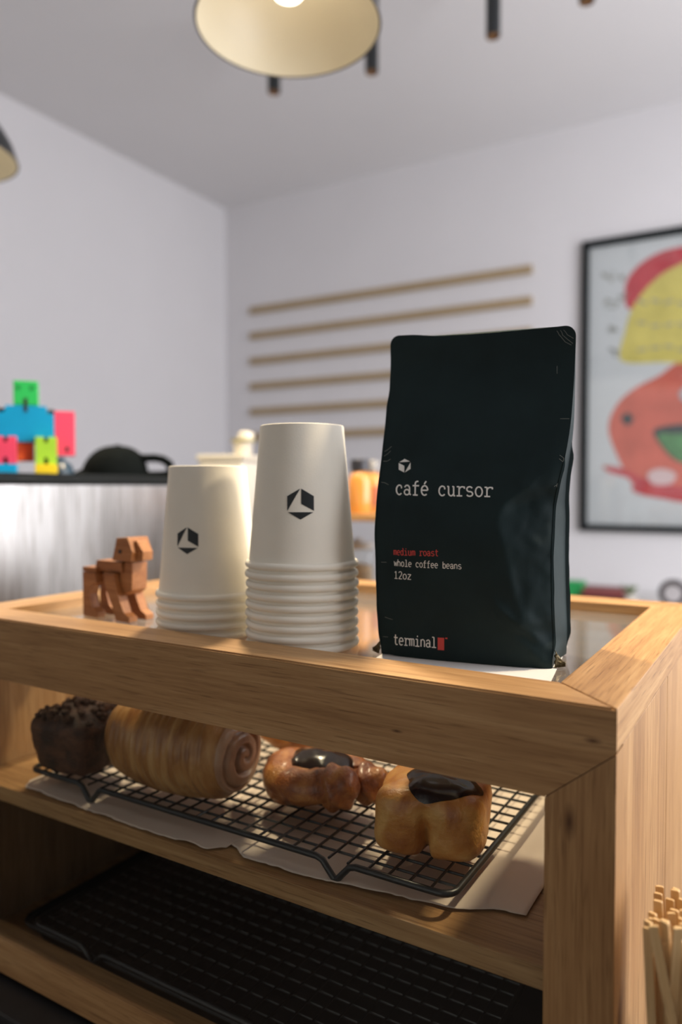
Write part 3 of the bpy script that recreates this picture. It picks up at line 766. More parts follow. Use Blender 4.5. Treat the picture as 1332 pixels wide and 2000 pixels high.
def stroke(bm, pts, w, fn):
    """ribbon of width w along pts, laid down through fn"""
    dense = []
    for a, b in zip(pts, pts[1:]):
        k = max(1, int(math.hypot(b[0] - a[0], b[1] - a[1]) / 0.3))
        dense += [(a[0] + (b[0] - a[0]) * i / k, a[1] + (b[1] - a[1]) * i / k) for i in range(k)]
    dense.append(pts[-1]); prev = None; N = len(dense)
    for i, p in enumerate(dense):
        q0, q1 = dense[max(0, i - 1)], dense[min(N - 1, i + 1)]
        dx, dy = q1[0] - q0[0], q1[1] - q0[1]; L = math.hypot(dx, dy) or 1
        nx, ny = -dy / L * w / 2, dx / L * w / 2
        row = (bm.verts.new(fn(p[0] + nx, p[1] + ny)), bm.verts.new(fn(p[0] - nx, p[1] - ny)))
        if prev: bm.faces.new((prev[0], prev[1], row[1], row[0]))
        prev = row
def bag_text(txt, a, b, xh, weight, m):
    """baseline from pixel a to pixel b, x-height in pixels"""
    up = lambda p: (p[0], p[1] - xh)
    A, B, A1, B1 = bag_uv(*a), bag_uv(*b), bag_uv(*up(a)), bag_uv(*up(b))
    bm = bmesh.new(); n = len(txt); pitch = (b[0] - a[0]) / n; k_px = 2.72
    for k, ch in enumerate(txt):
        if ch == ' ': continue
        def fn(x, y, k=k):           # x, y in mm on the panel, from the left foot of the cell
            q = (k + x * k_px / pitch) / n; h = y * k_px / xh
            s_ = (A[0] + (B[0] - A[0]) * q) * (1 - h) + (A1[0] + (B1[0] - A1[0]) * q) * h
            z_ = (A[1] + (B[1] - A[1]) * q) * (1 - h) + (A1[1] + (B1[1] - A1[1]) * q) * h
            return bag_pt(s_, z_)
        for st in G[ch]:
            stroke(bm, [(x * pitch / k_px, y * xh / k_px) for x, y in st], weight, fn)
    return bm_obj('lettering', bm, m, bag)
ink_w = mat('white_ink', (0.82, 0.81, 0.77), 0.6, var=0.05); ink_r = mat('red_ink', (0.62, 0.06, 0.05), 0.6, var=0.05)
bag_text('café cursor', (772, 966), (963, 970.5), 18.5, 1.05, ink_w)['label'] = 'white lettering reading café cursor'
bag_text('medium roast', (769, 1083.5), (857, 1086), 9.0, 0.55, ink_r)['label'] = 'red lettering reading medium roast'
bag_text('whole coffee beans', (770, 1105), (902, 1111.5), 9.0, 0.5, ink_w)['label'] = 'white lettering reading whole coffee beans'
bag_text('12oz', (770, 1129.5), (804, 1132), 10.0, 0.55, ink_w)['label'] = 'white lettering reading 12oz'
bag_text('terminal', (769, 1258), (853, 1265), 14.0, 0.75, ink_w)['label'] = 'white lettering reading terminal'
def bag_poly(name, polys, m, n=3):
    bm = bmesh.new()
    for poly in polys:
        sz = [bag_uv(*p) for p in poly]; patch(bm, sz, lambda s, z: bag_pt(s, z), n)
    return bm_obj(name, bm, m, bag)
bag_poly('red_block', [[(855, 1245), (867.5, 1245.5), (867.5, 1270), (855, 1269)]], ink_r)['label'] = 'solid red printed block'
bag_poly('trade_mark', [[(869.5, 1245), (874, 1245.3), (874, 1248), (869.5, 1247.6)]], ink_r)
bag_poly('logo', [[(790.5 + x * 13.4, 910 - y * 13.6 - x * 0.8) for x, y in poly] for poly in LOGO_BAG], ink_w, 2)['label'] = 'white hexagon logo with an arrow cut out'
bm = bmesh.new()
for pts in ([(751, 882), (757, 879), (765, 872)], [(750, 891), (757, 887), (763, 881)], [(748, 901), (756, 901), (763, 897)], [(745, 942), (752, 943), (759, 947)],
            [(1085, 643), (1092, 654), (1104, 668), (1116, 674)], [(1092, 642), (1099, 655), (1110, 664), (1119, 671)], [(1097, 640), (1108, 654), (1120, 661)],
            [(1088, 715), (1088, 730)], [(1093, 889), (1104, 895), (1112, 901)], [(1092, 896), (1101, 902)], [(1094, 818), (1112, 818)],
            [(1082, 950), (1090, 947), (1110, 951)], [(1090, 944), (1110, 947)], [(752, 1205), (760, 1208), (767, 1210)], [(748, 1243), (758, 1244)], [(745, 1098), (755, 1098)]):
    q = [bag_uv(*p) for p in pts]
    stroke(bm, [(s * 134, z) for s, z in q], 0.28, lambda x, z: bag_pt(x / 134, z, 0.2))
o = bm_obj('scuff_marks', bm, mat('scuffed_film', (0.20, 0.21, 0.19), 0.5, var=0.2), bag); o['label'] = 'pale scuffed crease lines near the edges'; o['kind'] = 'stuff'

# ------------------------------------------------------------------ wooden block dog
beech = wood('reddish_beech', 0, (0.26, 0.095, 0.032), (0.36, 0.15, 0.055), (0.45, 0.21, 0.085), 0.45, 1.5)
dog = thing('block_dog', 'small wooden block dog standing beside the shorter cup stack', 'toy', cw(0.484, 0.100, ZGL + 0.0003), CASE_A - R(4))
def dpart(name, pts, y0, y1, axis='y', m=beech, bev=0.8):
    return prism_obj(name, [(a * .001, b * .001) for a, b in pts], y0 * .001, y1 * .001, axis, m, dog, bev * .001)
for y0, y1 in ((-15, -5), (5, 15)):
    dpart('hind_leg', [(-38, 0), (-38, 44), (-18, 44), (-16, 34), (-25, 31), (-28.5, 22), (-24, 9), (-16, 5), (-16, 0)], y0, y1)
    dpart('front_leg', [(-6, 45), (10, 45), (17, 22), (24, 8), (32, 5), (32, 0), (12, 0), (8, 14), (2, 22), (-4, 34)], y0 * 1.0, y1 * 1.0)
dpart('rump', [(-38, 44.5), (-38, 49), (-17, 49), (-17, 44.5)], -15, 15)
dpart('hip', [(-34, 33), (-34, 44.2), (-17, 44.2), (-17, 33)], -4.8, 4.8)
dpart('body', [(-24, 46), (-21, 56), (16, 56), (18, 46)], -11, 11).location.z = -0.0
dpart('torso', [(-16.5, 33), (-16.5, 45.8), (12, 45.8), (14, 24), (4, 24)], -4.8, 4.8)
dpart('chest', [(12, 45.8), (18, 46), (19, 56), (30, 56), (29, 30), (20, 24), (14, 30)], -9, 9)
hd = dpart('head', [(4, 57), (11, 79), (27, 80), (34, 66), (31, 57)], -12, 12)
dpart('muzzle', [(30, 57), (33.8, 66.5), (29, 76), (33, 76), (42, 66), (41, 58)], -6, 6).location.z = 0.0005
for s in (-1, 1):
    bm = bmesh.new(); bmesh.ops.create_cone(bm, cap_ends=True, segments=16, radius1=0.0019, radius2=0.0019, depth=0.0014, matrix=Matrix.Translation((0.0165, s * 0.0121, 0.066)) @ Matrix.Rotation(R(90), 4, 'X'))
    bm_obj('eye', bm, black_paint, hd)

# ------------------------------------------------------------------ coffee machine and the things on it
steel = wood('brushed_steel', 2, (0.19, 0.18, 0.17), (0.27, 0.26, 0.25), (0.36, 0.35, 0.34), 0.34, 0.6)
steel.node_tree.nodes['Principled BSDF'].inputs['Metallic'].default_value = 1.0
MT = 1.30 + 0.020
mach = thing('coffee_machine', 'large stainless steel coffee machine with a black top tray', 'coffee machine', cw(0.834, 0.0, CZ + 0.0003), CASE_A)
mz = MT - CZ
box_obj('steel_side', -0.34, 0.0, 0.03, 0.612, 0.03, mz - 0.012, steel, mach, 0.006, 3)
tray_black = mat('tray_black', (0.008, 0.010, 0.011), 0.6, spec=0.15, var=.1)
box_obj('top_tray', -0.345, 0.003, 0.025, 0.616, mz - 0.0118, mz - 0.004, tray_black, mach, 0.002)
for (x0, x1, y0, y1) in ((-0.345, 0.003, 0.025, 0.031), (-0.345, 0.003, 0.610, 0.616), (-0.345, -0.339, 0.031, 0.610), (-0.003, 0.003, 0.031, 0.610)):
    box_obj('tray_rail', x0, x1, y0, y1, mz - 0.0038, mz + 0.002, tray_black, mach, 0.001)
for (x, y) in ((-0.31, 0.06), (-0.31, 0.58), (-0.03, 0.06), (-0.03, 0.58)):
    bm = bmesh.new(); lathe(bm, [(0.016, 0), (0.018, 0.004), (0.018, 0.0298)], 20, True, True, x, y); bm_obj('foot', bm, black_paint, mach, auto=40)
ZM = MT - 0.0038
# block robot
def col(name, c, r=0.4): return mat(name, c, r, var=0.05, vscale=30)
green, blue, pink, lime, yellow, orange, cyan = (col('toy_green', (0.02, 0.42, 0.09)), col('toy_blue', (0.0, 0.27, 0.52)), col('toy_pink', (0.74, 0.06, 0.13)),
    col('toy_lime', (0.33, 0.60, 0.04)), col('toy_yellow', (0.80, 0.60, 0.02)), col('toy_orange', (0.75, 0.13, 0.03)), col('toy_cyan', (0.0, 0.36, 0.68)))
elastic = mat('black_elastic', (0.01, 0.01, 0.012), 0.7, var=0.1)
rp_ = Vector(((54 - 666) / FPX * 1.10, 1.10, ZM + 0.0003))
rob = thing('block_robot', 'colourful jointed block robot standing on the steel coffee machine', 'toy', rp_, R(20))
def rbox(name, x0, x1, z0, z1, m, d=13, y=0, par=None, bev=1.2):
    return box_obj(name, x0 * .001, x1 * .001, (y - d) * .001, (y + d) * .001, z0 * .001, z1 * .001, m, par or rob, bev * .001)
h_ = rbox('head', -16.5, 16.5, 105.5, 141, green, 15)
rbox('mouth', -2.5, 2.5, 106, 116, elastic, 0.4, -15.3, h_, 0.1)
for s in (-1, 1): rbox('eye', s * 9 - 3, s * 9 + 3, 129, 134, mat('toy_dark_green', (0.01, 0.25, 0.05), .4, var=.1), 0.4, -15.3, h_, 0.1)
bm = bmesh.new(); prism(bm, [(x * .001, z * .001) for x, z in ((-38, 52), (38, 52), (38, 94), (28, 94), (28, 105), (-28, 105), (-28, 94), (-38, 94))], -0.015, 0.015, 'y', 0.001)
tor = bm_obj('torso', bm, blue, rob)
rbox('neck_slot', -2.5, 2.5, 96, 105, elastic, 0.4, -15.3, tor, 0.1)
for s in (-1, 1):
    rbox('shoulder_peg', min(s * 29, s * 38), max(s * 29, s * 38), 94.5, 101.5, elastic, 5)
    a = rbox('arm', min(s * 38.5, s * 67), max(s * 38.5, s * 67), 33, 99, pink, 11)
    rbox('hand_slot', s * 56 - 2.5, s * 56 + 2.5, 40, 46, elastic, 0.4, -11.3, a, 0.1)
    # H-shaped leg: a block with slots in its top and bottom
    cx_ = s * 27; m_ = lime if s > 0 else pink
    bm = bmesh.new(); prism(bm, [((cx_ + x) * .001, z * .001) for x, z in ((-14.5, 19.5), (-3, 19.5), (-3, 30), (3, 30), (3, 19.5), (14.5, 19.5), (14.5, 59), (3, 59), (3, 50), (-3, 50), (-3, 59), (-14.5, 59))], -0.030, -0.0155, 'y', 0.0008)
    lg = bm_obj('leg', bm, m_, rob)
    rbox('leg_band', cx_ - 2.8, cx_ + 2.8, 20, 58, elastic, 2, -21, lg, 0.2)
    rbox('foot', cx_ - 15, cx_ + 15, 0, 19, yellow if s > 0 else cyan, 14, -22)
    rbox('thigh', cx_ - 12, cx_ + 12, 20, 51, elastic, 6, -8)
rbox('hip', -13, 10, 24, 51.5, orange, 10, 0)
# navy tumbler behind the robot
pn = Vector(((115 - 666) / FPX * 1.16, 1.16, ZM + 0.0003))
n_ = thing('navy_bowl', 'small dark navy bowl turned upside down behind the robot', 'bowl', pn)
lathe_obj('bowl_shell', [(0.024, 0.0), (0.0235, 0.010), (0.019, 0.022), (0.012, 0.027), (0.009, 0.0275), (0.009, 0.030)], mat('navy_glaze', (0.02, 0.045, 0.075), 0.3, var=0.1), n_, 32, True, True)
lathe_obj('foot_ring', [(0.009, 0.0302), (0.010, 0.0302), (0.010, 0.033), (0.009, 0.033)], mat('navy_glaze', (0.02, 0.045, 0.075)), n_, 32, False, True)
# cap
felt = mat('black_cloth', (0.004, 0.0055, 0.006), 0.9, spec=0.05, var=0.15, vscale=80, bump=0.2, bscale=400)
pc = Vector(((246 - 666) / FPX * 1.28, 1.28, ZM + 0.0003))
cap = thing('baseball_cap', 'black baseball cap lying on the steel coffee machine', 'cap', pc, R(-6))
bm = bmesh.new(); rows = []; nA, nB = 60, 18
for j in range(nB + 1):
    th = math.pi / 2 * j / nB; row = []
    for i in range(nA):
        a = 2 * math.pi * i / nA; x, y, z = 0.056 * math.cos(th) ** 0.8 * math.cos(a), 0.062 * math.cos(th) ** 0.8 * math.sin(a), 0.058 * math.sin(th)
        x += -0.020 + 0.006 * math.sin(th)
        row.append((x, y, z))
    rows.append(row)
vv = [[bm.verts.new(p) for p in row] for row in rows[:-1]]; top = bm.verts.new((-0.014, 0, 0.058))
for j in range(nB - 1):
    for i in range(nA):
        a = math.degrees(2 * math.pi * (i + 0.5) / nA)
        bm.faces.new((vv[j][i], vv[j][(i + 1) % nA], vv[j + 1][(i + 1) % nA], vv[j + 1][i]))
for i in range(nA): bm.faces.new((vv[-1][i], vv[-1][(i + 1) % nA], top))
o = bm_obj('crown', bm, felt, cap, smooth=True); o.modifiers.new('thick', 'SOLIDIFY').thickness = 0.0015
bm = bmesh.new(); rows = []
for j in range(9):
    q = j / 8; row = []
    for i in range(25):
        a = R(115 + 130 * i / 24); ca = math.cos(a); e = max(0, -ca) ** 0.7
        x, y = -0.020 + 0.054 * ca - 0.020 * q * e, 0.062 * math.sin(a) * (1 + 0.05 * q)
        row.append(bm.verts.new((x, y, 0.010 - 0.0085 * q + 0.008 * (1 - (y / 0.066) ** 2))))
    rows.append(row)
for a, b in zip(rows, rows[1:]):
    for i in range(24): bm.faces.new((a[i], a[i + 1], b[i + 1], b[i]))
o = bm_obj('brim', bm, felt, cap, smooth=True); o.modifiers.new('thick', 'SOLIDIFY').thickness = 0.002
# strap arching out at the back, open in the middle
tube_obj('strap', [(0.020, 0, 0.038), (0.036, 0, 0.036), (0.052, 0, 0.0365), (0.066, 0, 0.034), (0.077, 0, 0.027), (0.081, 0, 0.017), (0.078, 0, 0.010), (0.066, 0, 0.0075), (0.050, 0, 0.0072), (0.034, 0, 0.0075)], 0.0072, felt, cap, 10)
blob('button', lambda d: Vector((d.x * 0.005 - 0.014, d.y * 0.005, d.z * 0.0015 + 0.0585)), 16, 8, felt, cap)

# ------------------------------------------------------------------ grinder and shelf rack behind the case
cream = mat('cream_enamel', (0.66, 0.63, 0.56), 0.35, var=0.03)
gp = Vector(((456 - 666) / FPX * 1.45, 1.45, CZ + 0.0003))
gr = thing('coffee_grinder', 'cream white coffee grinder standing behind the shorter cup stack', 'grinder', gp, R(-14))
gz = 1.30 + 0.065 - CZ
box_obj('body', -0.052, 0.040, -0.05, 0.06, 0.0, gz - 0.012, cream, gr, 0.008, 3)
box_obj('lid', -0.054, 0.042, -0.052, 0.062, gz - 0.0118, gz, mat('pale_metal', (0.72, 0.68, 0.58), 0.4, 0.3, var=.03), gr, 0.003)
bm = bmesh.new(); lathe(bm, [(0.014, gz + 0.0002), (0.017, gz + 0.004), (0.019, gz + 0.024), (0.0195, gz + 0.025)], 28, True, True, 0.041 - 0.02, 0); bm_obj('hopper', bm, cream, gr, auto=40)
bm = bmesh.new(); lathe(bm, [(0.021, gz + 0.0252), (0.025, gz + 0.027), (0.025, gz + 0.030), (0.020, gz + 0.032)], 28, True, True, 0.021, 0); bm_obj('hopper_rim', bm, mat('olive_brass', (0.30, 0.27, 0.12), 0.35, 0.4, var=.1), gr, auto=40)
bm = bmesh.new(); lathe(bm, [(0.016, gz + 0.0322), (0.015, gz + 0.042), (0.008, gz + 0.046)], 28, True, True, 0.026, 0); bm_obj('hopper_cap', bm, cream, gr, auto=40)

sp = Vector(((700 - 666) / FPX * 1.36, 1.36, CZ + 0.0003))
rk = thing('shelf_rack', 'small open wooden shelf rack between the tall cup stack and coffee bag', 'shelf rack', sp, CASE_A)
rz = 1.30 - 0.044 - CZ
for x in (-0.13, 0.22): box_obj('upright', x - 0.009, x + 0.009, -0.07, 0.09, 0, rz - 0.0122, oak_z, rk, 0.001)
SH = [0.06, 0.225, rz]
for z in SH:
    box_obj('shelf_board', -0.120 if z < rz else -0.14, 0.210 if z < rz else 0.23, -0.07, 0.09, z - 0.012, z, oak_x, rk, 0.001)
def rack_pt(px, dy, z):
    n = CV; p = on_plane(px, 955, sp + CV * dy, n); return Vector((p.x, p.y, CZ + 0.0006 + z))
amber = mat('amber_syrup', (0.62, 0.26, 0.05), 0.15, var=0.08, Coat_Weight=0.5); darkcap = mat('dark_cap', (0.02, 0.02, 0.028), 0.35, var=.1)
greycap = mat('grey_cap', (0.22, 0.22, 0.23), 0.35, var=.1); rust = mat('rust_label', (0.38, 0.10, 0.03), 0.4, var=.15)
def bottle(px, dy, h, r, body, capm, lab, label, capw=0.8):
    b = thing('syrup_bottle', label, 'bottle', rack_pt(px, dy, rz), 0, 'bottles on the shelf rack')
    lathe_obj('glass_body', [(r * 0.94, 0), (r, 0.004), (r, h * 0.60), (r * 0.8, h * 0.74), (r * 0.58, h * 0.80)], body, b, 28, True, True)
    lathe_obj('cap', [(r * capw, h * 0.803), (r * capw, h), (r * capw * 0.9, h + 0.002)], capm, b, 28, True, True)
    if lab: lathe_obj('label_band', [(r + 0.0004, h * 0.12), (r + 0.0004, h * 0.52)], lab, b, 28)
bottle(703, -0.030, 0.094, 0.0215, amber, darkcap, None, 'amber syrup bottle with dark cap on the shelf rack')
bottle(727, 0.035, 0.094, 0.018, amber, greycap, rust, 'amber bottle with rust red label and grey cap on the rack')
yel = mat('yellow_tin_paint', (0.88, 0.64, 0.12), 0.4, var=.06); pale = mat('pale_ceramic', (0.66, 0.62, 0.56), 0.4, var=.03)
tn = thing('yellow_tin', 'yellow tin on the lower shelf of the rack', 'tin', rack_pt(729, -0.040, SH[1]))
lathe_obj('tin_body', [(0.024, 0), (0.024, 0.044)], yel, tn, 32, True, True); lathe_obj('tin_lid', [(0.0248, 0.0442), (0.0248, 0.053), (0.023, 0.055)], mat('pale_gold', (0.75, 0.6, 0.25), .35, 0.3, var=.05), tn, 32, True, True)
jar = thing('glass_jar', 'clear glass jar of pale biscuits with a cream lid on the rack', 'jar', rack_pt(716, -0.04, SH[1]))
jar.location = rack_pt(700, 0.055, SH[1])
lathe_obj('jar_glass', [(0.030, 0), (0.032, 0.006), (0.032, 0.100), (0.026, 0.106)], clear, jar, 32, True, False)
lathe_obj('biscuits', [(0.028, 0.003), (0.029, 0.05), (0.027, 0.072), (0.01, 0.078)], mat('biscuit', (0.50, 0.36, 0.22), .7, var=.25, vscale=90), jar, 24, True, True)['kind'] = 'stuff'
lathe_obj('jar_lid', [(0.028, 0.1062), (0.030, 0.110), (0.028, 0.118), (0.008, 0.120), (0.008, 0.126)], pale, jar, 32, True, True)

# ------------------------------------------------------------------ stirrers beside the case
birch = wood('birch_stick', 2, (0.55, 0.34, 0.15), (0.66, 0.44, 0.21), (0.76, 0.54, 0.29), 0.55, 1.3)
hp = cw(-0.047, 0.022, CZ + 0.0003)
hold = thing('stirrer_holder', 'black open box holding wooden stirrers beside the display case', 'holder', hp, CASE_A)
hz = 0.135
for (x0, x1, y0, y1) in ((-0.034, -0.031, -0.034, 0.034), (0.031, 0.034, -0.034, 0.034), (-0.0308, 0.0308, -0.034, -0.031), (-0.0308, 0.0308, 0.031, 0.034)):
    box_obj('holder_wall', x0, x1, y0, y1, 0.0, hz, black_paint, hold, 0.0006)
box_obj('holder_floor', -0.0308, 0.0308, -0.0308, 0.0308, 0.0, 0.004, black_paint, hold)
SL = 0.178; zb = 0.038    # sticks stand on a false floor in the box
box_obj('false_floor', -0.0306, 0.0306, -0.0306, 0.0306, zb - 0.003, zb, black_paint, hold)
bm = bmesh.new()
prism(bm, [(-0.0023, 0.0), (0.0023, 0.0), (0.0023, SL - 0.0006), (0.0017, SL), (-0.0017, SL), (-0.0023, SL - 0.0006)], -0.0008, 0.0008, 'y')
ME_ST = bpy.data.meshes.new('stirrer'); bmesh.ops.recalc_face_normals(bm, faces=bm.faces); bm.to_mesh(ME_ST); bm.free(); ME_ST.materials.append(birch)
spots = []
for i in range(8):
    for j in range(9): spots.append((-0.0262 + 0.0075 * i + random.uniform(-.0011, .0011), -0.0262 + 0.0065 * j + random.uniform(-.0011, .0011)))
for k, (x, y) in enumerate(spots):
    o = link('wooden_stirrer', ME_ST); o.location = hp + CX * x * 0.82 + CV * y * 0.82 + Vector((0, 0, zb + 0.0004 + random.choice((0, 0, 0.002, 0.004))))
    lean = R(2.4 * x / 0.026 + random.uniform(-1.2, 1.2)); lean2 = R(-2.0 * y / 0.026 + random.uniform(-1.2, 1.2))
    o.rotation_euler = Matrix.Rotation(0, 3, 'Z').to_euler()
    m3 = Matrix.Rotation(CASE_A, 3, 'Z') @ Matrix.Rotation(lean, 3, 'Y') @ Matrix.Rotation(lean2, 3, 'X') @ Matrix.Rotation(random.uniform(-.5, .5), 3, 'Z')
    o.rotation_euler = m3.to_euler()
    tag(o, 'thin flat wooden stirrer in the black box by the case', 'stirrer', 'wooden stirrers in the black box')
for k, (px_top, py_top, px_bot) in enumerate(((1275, 1808, 1315), (1299, 1800, 1309), (1324, 1812, 1312))):
    dv = (-0.016, -0.010, -0.012)[k]
    a = on_plane(px_top, py_top, cw(0, dv, 0), CV)
    b = on_plane(px_bot, 2010, cw(0, dv + 0.004, 0), CV); d = (a - b).normalized()
    o = link('wooden_stirrer', ME_ST); o.location = a - d * SL
    z = d; x = CX - z * CX.dot(z); x.normalize(); y = z.cross(x)
    o.rotation_euler = (Matrix((x, y, z)).transposed() @ Matrix.Rotation((0.35, -0.5, 0.6)[k], 3, 'Z')).to_euler()
    tag(o, ['slanting wooden stirrer leaning against the display case side', 'wide upright wooden stirrer at the front of the black box', 'wooden stirrer crossing behind the front ones in the box'][k], 'stirrer', 'wooden stirrers in the black box')

# ------------------------------------------------------------------ lamps
enamel_in = mat('cream_enamel_inside', (0.70, 0.635, 0.48), 0.4, var=0.02)
def pendant(loc, label, power):
    p = thing('pendant_lamp', label, 'lamp', loc, 0, 'black enamel pendant lamps')
    prof = [(0.1280, 0.0), (0.1255, 0.012), (0.118, 0.034), (0.104, 0.058), (0.085, 0.082), (0.062, 0.100), (0.042, 0.110), (0.034, 0.120), (0.032, 0.165)]
    bm = bmesh.new(); lathe(bm, prof, 72, False, True); bm_obj('shade_outside', bm, black_paint, p, auto=50)
    bm = bmesh.new(); lathe(bm, [(r - 0.0022, z + 0.0002) for r, z in prof[:-2]] + [(0.030, 0.113)], 72, False, True); bm_obj('shade_inside', bm, enamel_in, p, auto=50)
    bm = bmesh.new(); lathe(bm, [(0.1258, 0.0002), (0.1285, -0.0008), (0.1292, 0.001), (0.1282, 0.0028)], 72); bm_obj('rim', bm, mat('rim_steel', (0.10, 0.09, 0.085), .4, .3, var=.1), p, auto=60)
    lathe_obj('socket', [(0.018, 0.112), (0.018, 0.0995)], black_paint, p, 24, False, True)
    bulb = lathe_obj('bulb', [(0.013, 0.099), (0.016, 0.094), (0.025, 0.080), (0.0285, 0.066), (0.027, 0.052), (0.019, 0.041), (0.008, 0.0365), (0.001, 0.036)], emit('bulb_glow', (1.0, 0.90, 0.76), 4.5), p, 32, True, True)
    tube_obj('cord', [(0, 0, 0.165), (0, 0, ROOM_H - loc[2] - 0.02)], 0.004, black_paint, p, 8)
    lathe_obj('ceiling_rose', [(0.05, ROOM_H - loc[2] - 0.02), (0.05, ROOM_H - loc[2] - 0.001)], black_paint, p, 32, True, True)
    l = bpy.data.lights.new('bulb_light', 'SPOT'); l.energy = power; l.color = (1.0, 0.81, 0.54); l.shadow_soft_size = 0.04; l.spot_size = R(138); l.spot_blend = 0.6
    lo = bpy.data.objects.new('bulb_light', l); C.objects.link(lo); lo.parent = p; lo.location = (0, 0, 0.028)
    return p
pendant(Vector((-0.073, 1.05, 1.30 + 0.641)), 'black pendant lamp with cream inside above the display case', P_LAMP)
pendant(Vector((-0.760, 1.45, 1.30 + 0.640)), 'black pendant lamp with cream inside above the coffee machine', P_LAMP * 0.5)
pendant(Vector((0.615, 0.65, 1.30 + 0.641)), 'added pendant lamp out of view, filling light at the right end of the case', P_LAMP)  # unseen lamp added to fill the right rail and side panel

def spot(px, py, lean, label):
    Hs = 1.15; d = ray(px, py); p = CAM + d * (Hs / d.z); L = ROOM_H - p.z
    s = thing('tube_spotlight', label, 'spotlight', p, 0, 'black tube spotlights on the ceiling')
    lathe_obj('tube', [(0.0175, 0.0), (0.0185, 0.001), (0.0185, 0.24), (0.010, 0.243), (0.006, 0.245), (0.006, L - 0.012)], black_paint, s, 32, False, True)
    lathe_obj('reflector', [(0.0172, 0.0005), (0.012, 0.02)], mat('copper_reflector', (0.22, 0.13, 0.07), 0.35, 0.8, var=.05), s, 32, False, False)
    lathe_obj('lens', [(0.0120, 0.0202), (0.001, 0.0204)], emit('spot_glow', (1.0, 0.85, 0.68), 4.0), s, 24, False, True)
    lathe_obj('ceiling_plate', [(0.03, L - 0.0118), (0.03, L - 0.001)], black_paint, s, 32, True, True)
spot(963, 72, 0, 'black tube spotlight hanging clear of the pendant shade with its dark tube in view')
spot(726, 142, 0, 'black tube spotlight partly behind the right edge of the pendant shade')
spot(535, 181, 0, 'black tube spotlight mostly hidden behind the pendant shade')
spot(1146, 4, 0, 'black tube spotlight of which only the copper tip shows')

# ------------------------------------------------------------------ wall strips and poster
WN = -RY
def wall_pt(px, py, off=0.0): return on_plane(px, py, room(0, -off, 0), RY)
strip_w = wood('pale_strip_wood', 0, (0.36, 0.26, 0.15), (0.42, 0.31, 0.18), (0.48, 0.36, 0.22), 0.6)
ORD = ['topmost', 'second', 'third', 'fourth', 'fifth', 'lowest']
ya = wall_pt(490, 608).z; yb_ = wall_pt(490, 805).z
t0 = (wall_pt(490, 608) - ROOM_O).dot(RX); t1 = (wall_pt(1040, 541) - ROOM_O).dot(RX)
for k in range(6):
    z = ya - (ya - yb_) / 4 * k
    s = thing('menu_strip', '%s thin wooden menu strip on the white wall beside the poster' % ORD[k] if k in (0, 5) else '%s thin wooden menu strip from the top on the white wall' % ORD[k], 'wall strip', room(t0, -0.0005, z), ROOM_A, 'wooden menu strips on the wall')
    box_obj('strip_board', 0, t1 - t0, -0.012, 0, -0.017, 0.017, strip_w, s, 0.001)
    box_obj('ledge_lip', 0, t1 - t0, -0.018, -0.0123, -0.017, -0.009, strip_w, s, 0.001)

pl = (wall_pt(1137, 700) - ROOM_O).dot(RX); pt_ = wall_pt(1137, 476).z; pb = wall_pt(1137, 1036).z; pw = 0.80; 
pos = thing('framed_poster', 'black framed poster with a red and yellow painting on the wall', 'poster', room(pl, -0.001, pb), ROOM_A)
ph = pt_ - pb; fb = 0.025
for (x0, x1, z0, z1) in ((0, fb, 0, ph), (pw - fb, pw, 0, ph), (fb + .0003, pw - fb - .0003, 0, fb), (fb + .0003, pw - fb - .0003, ph - fb, ph)):
    box_obj('frame_bar', x0, x1, -0.022, 0.0, z0, z1, matt_black, pos, 0.001)
box_obj('paper', fb + .0005, pw - fb - .0005, -0.004, -0.001, fb + .0005, ph - fb - .0005, mat('poster_paper', (0.67, 0.67, 0.695), 0.7, var=0.01), pos)
box_obj('glazing', fb + .0004, pw - fb - .0004, -0.014, -0.012, fb + .0004, ph - fb - .0004, clear, pos)
def smooth_poly(pts, n=6):
    out = []; N = len(pts)
    for i in range(N):
        p0, p1, p2, p3 = (pts[(i + j - 1) % N] for j in range(4))
        for k in range(n):
            t = k / n
            out.append(tuple(0.5 * (2 * p1[a] + (p2[a] - p0[a]) * t + (2 * p0[a] - 5 * p1[a] + 4 * p2[a] - p3[a]) * t * t + (3 * p1[a] - p0[a] - 3 * p2[a] + p3[a]) * t ** 3) for a in (0, 1)))
    return out
def art(name, pix, m, layer, smooth=True):
    q = [wall_pt(px, py, 0.005) for px, py in pix]
    q = [((p - pos.location).dot(RX), p.z - pb) for p in q]
    q = [(min(pw - fb - .002, max(fb + .002, a)), min(ph - fb - .002, max(fb + .002, b))) for a, b in (smooth_poly(q) if smooth else q)]
    prism_obj(name, q, -0.0042 - layer * 0.0004, -0.00405, 'y', m, pos)
p_red = mat('print_red', (0.58, 0.07, 0.09), .7, var=.12, vscale=12); p_sal = mat('print_coral', (0.66, 0.15, 0.11), .7, var=.15, vscale=10)
p_yel = mat('print_yellow', (0.70, 0.58, 0.16), .7, var=.12, vscale=12); p_dk = mat('print_dark', (0.05, 0.06, 0.07), .7, var=.1)
p_grn = mat('print_green', (0.10, 0.26, 0.11), .7, var=.3, vscale=15); p_pnk = mat('print_pink', (0.75, 0.55, 0.56), .7, var=.05); p_gry = mat('print_grey', (0.42, 0.43, 0.47), .7, var=.1)
art('red_arc', [(1224, 600), (1222, 555), (1245, 520), (1290, 492), (1345, 480), (1420, 478), (1420, 560), (1345, 535), (1290, 560), (1250, 597)], p_red, 0)
art('yellow_shape', [(1214, 705), (1220, 650), (1236, 600), (1270, 555), (1320, 520), (1400, 500), (1500, 560), (1500, 700), (1400, 712), (1300, 708)], p_yel, 1)
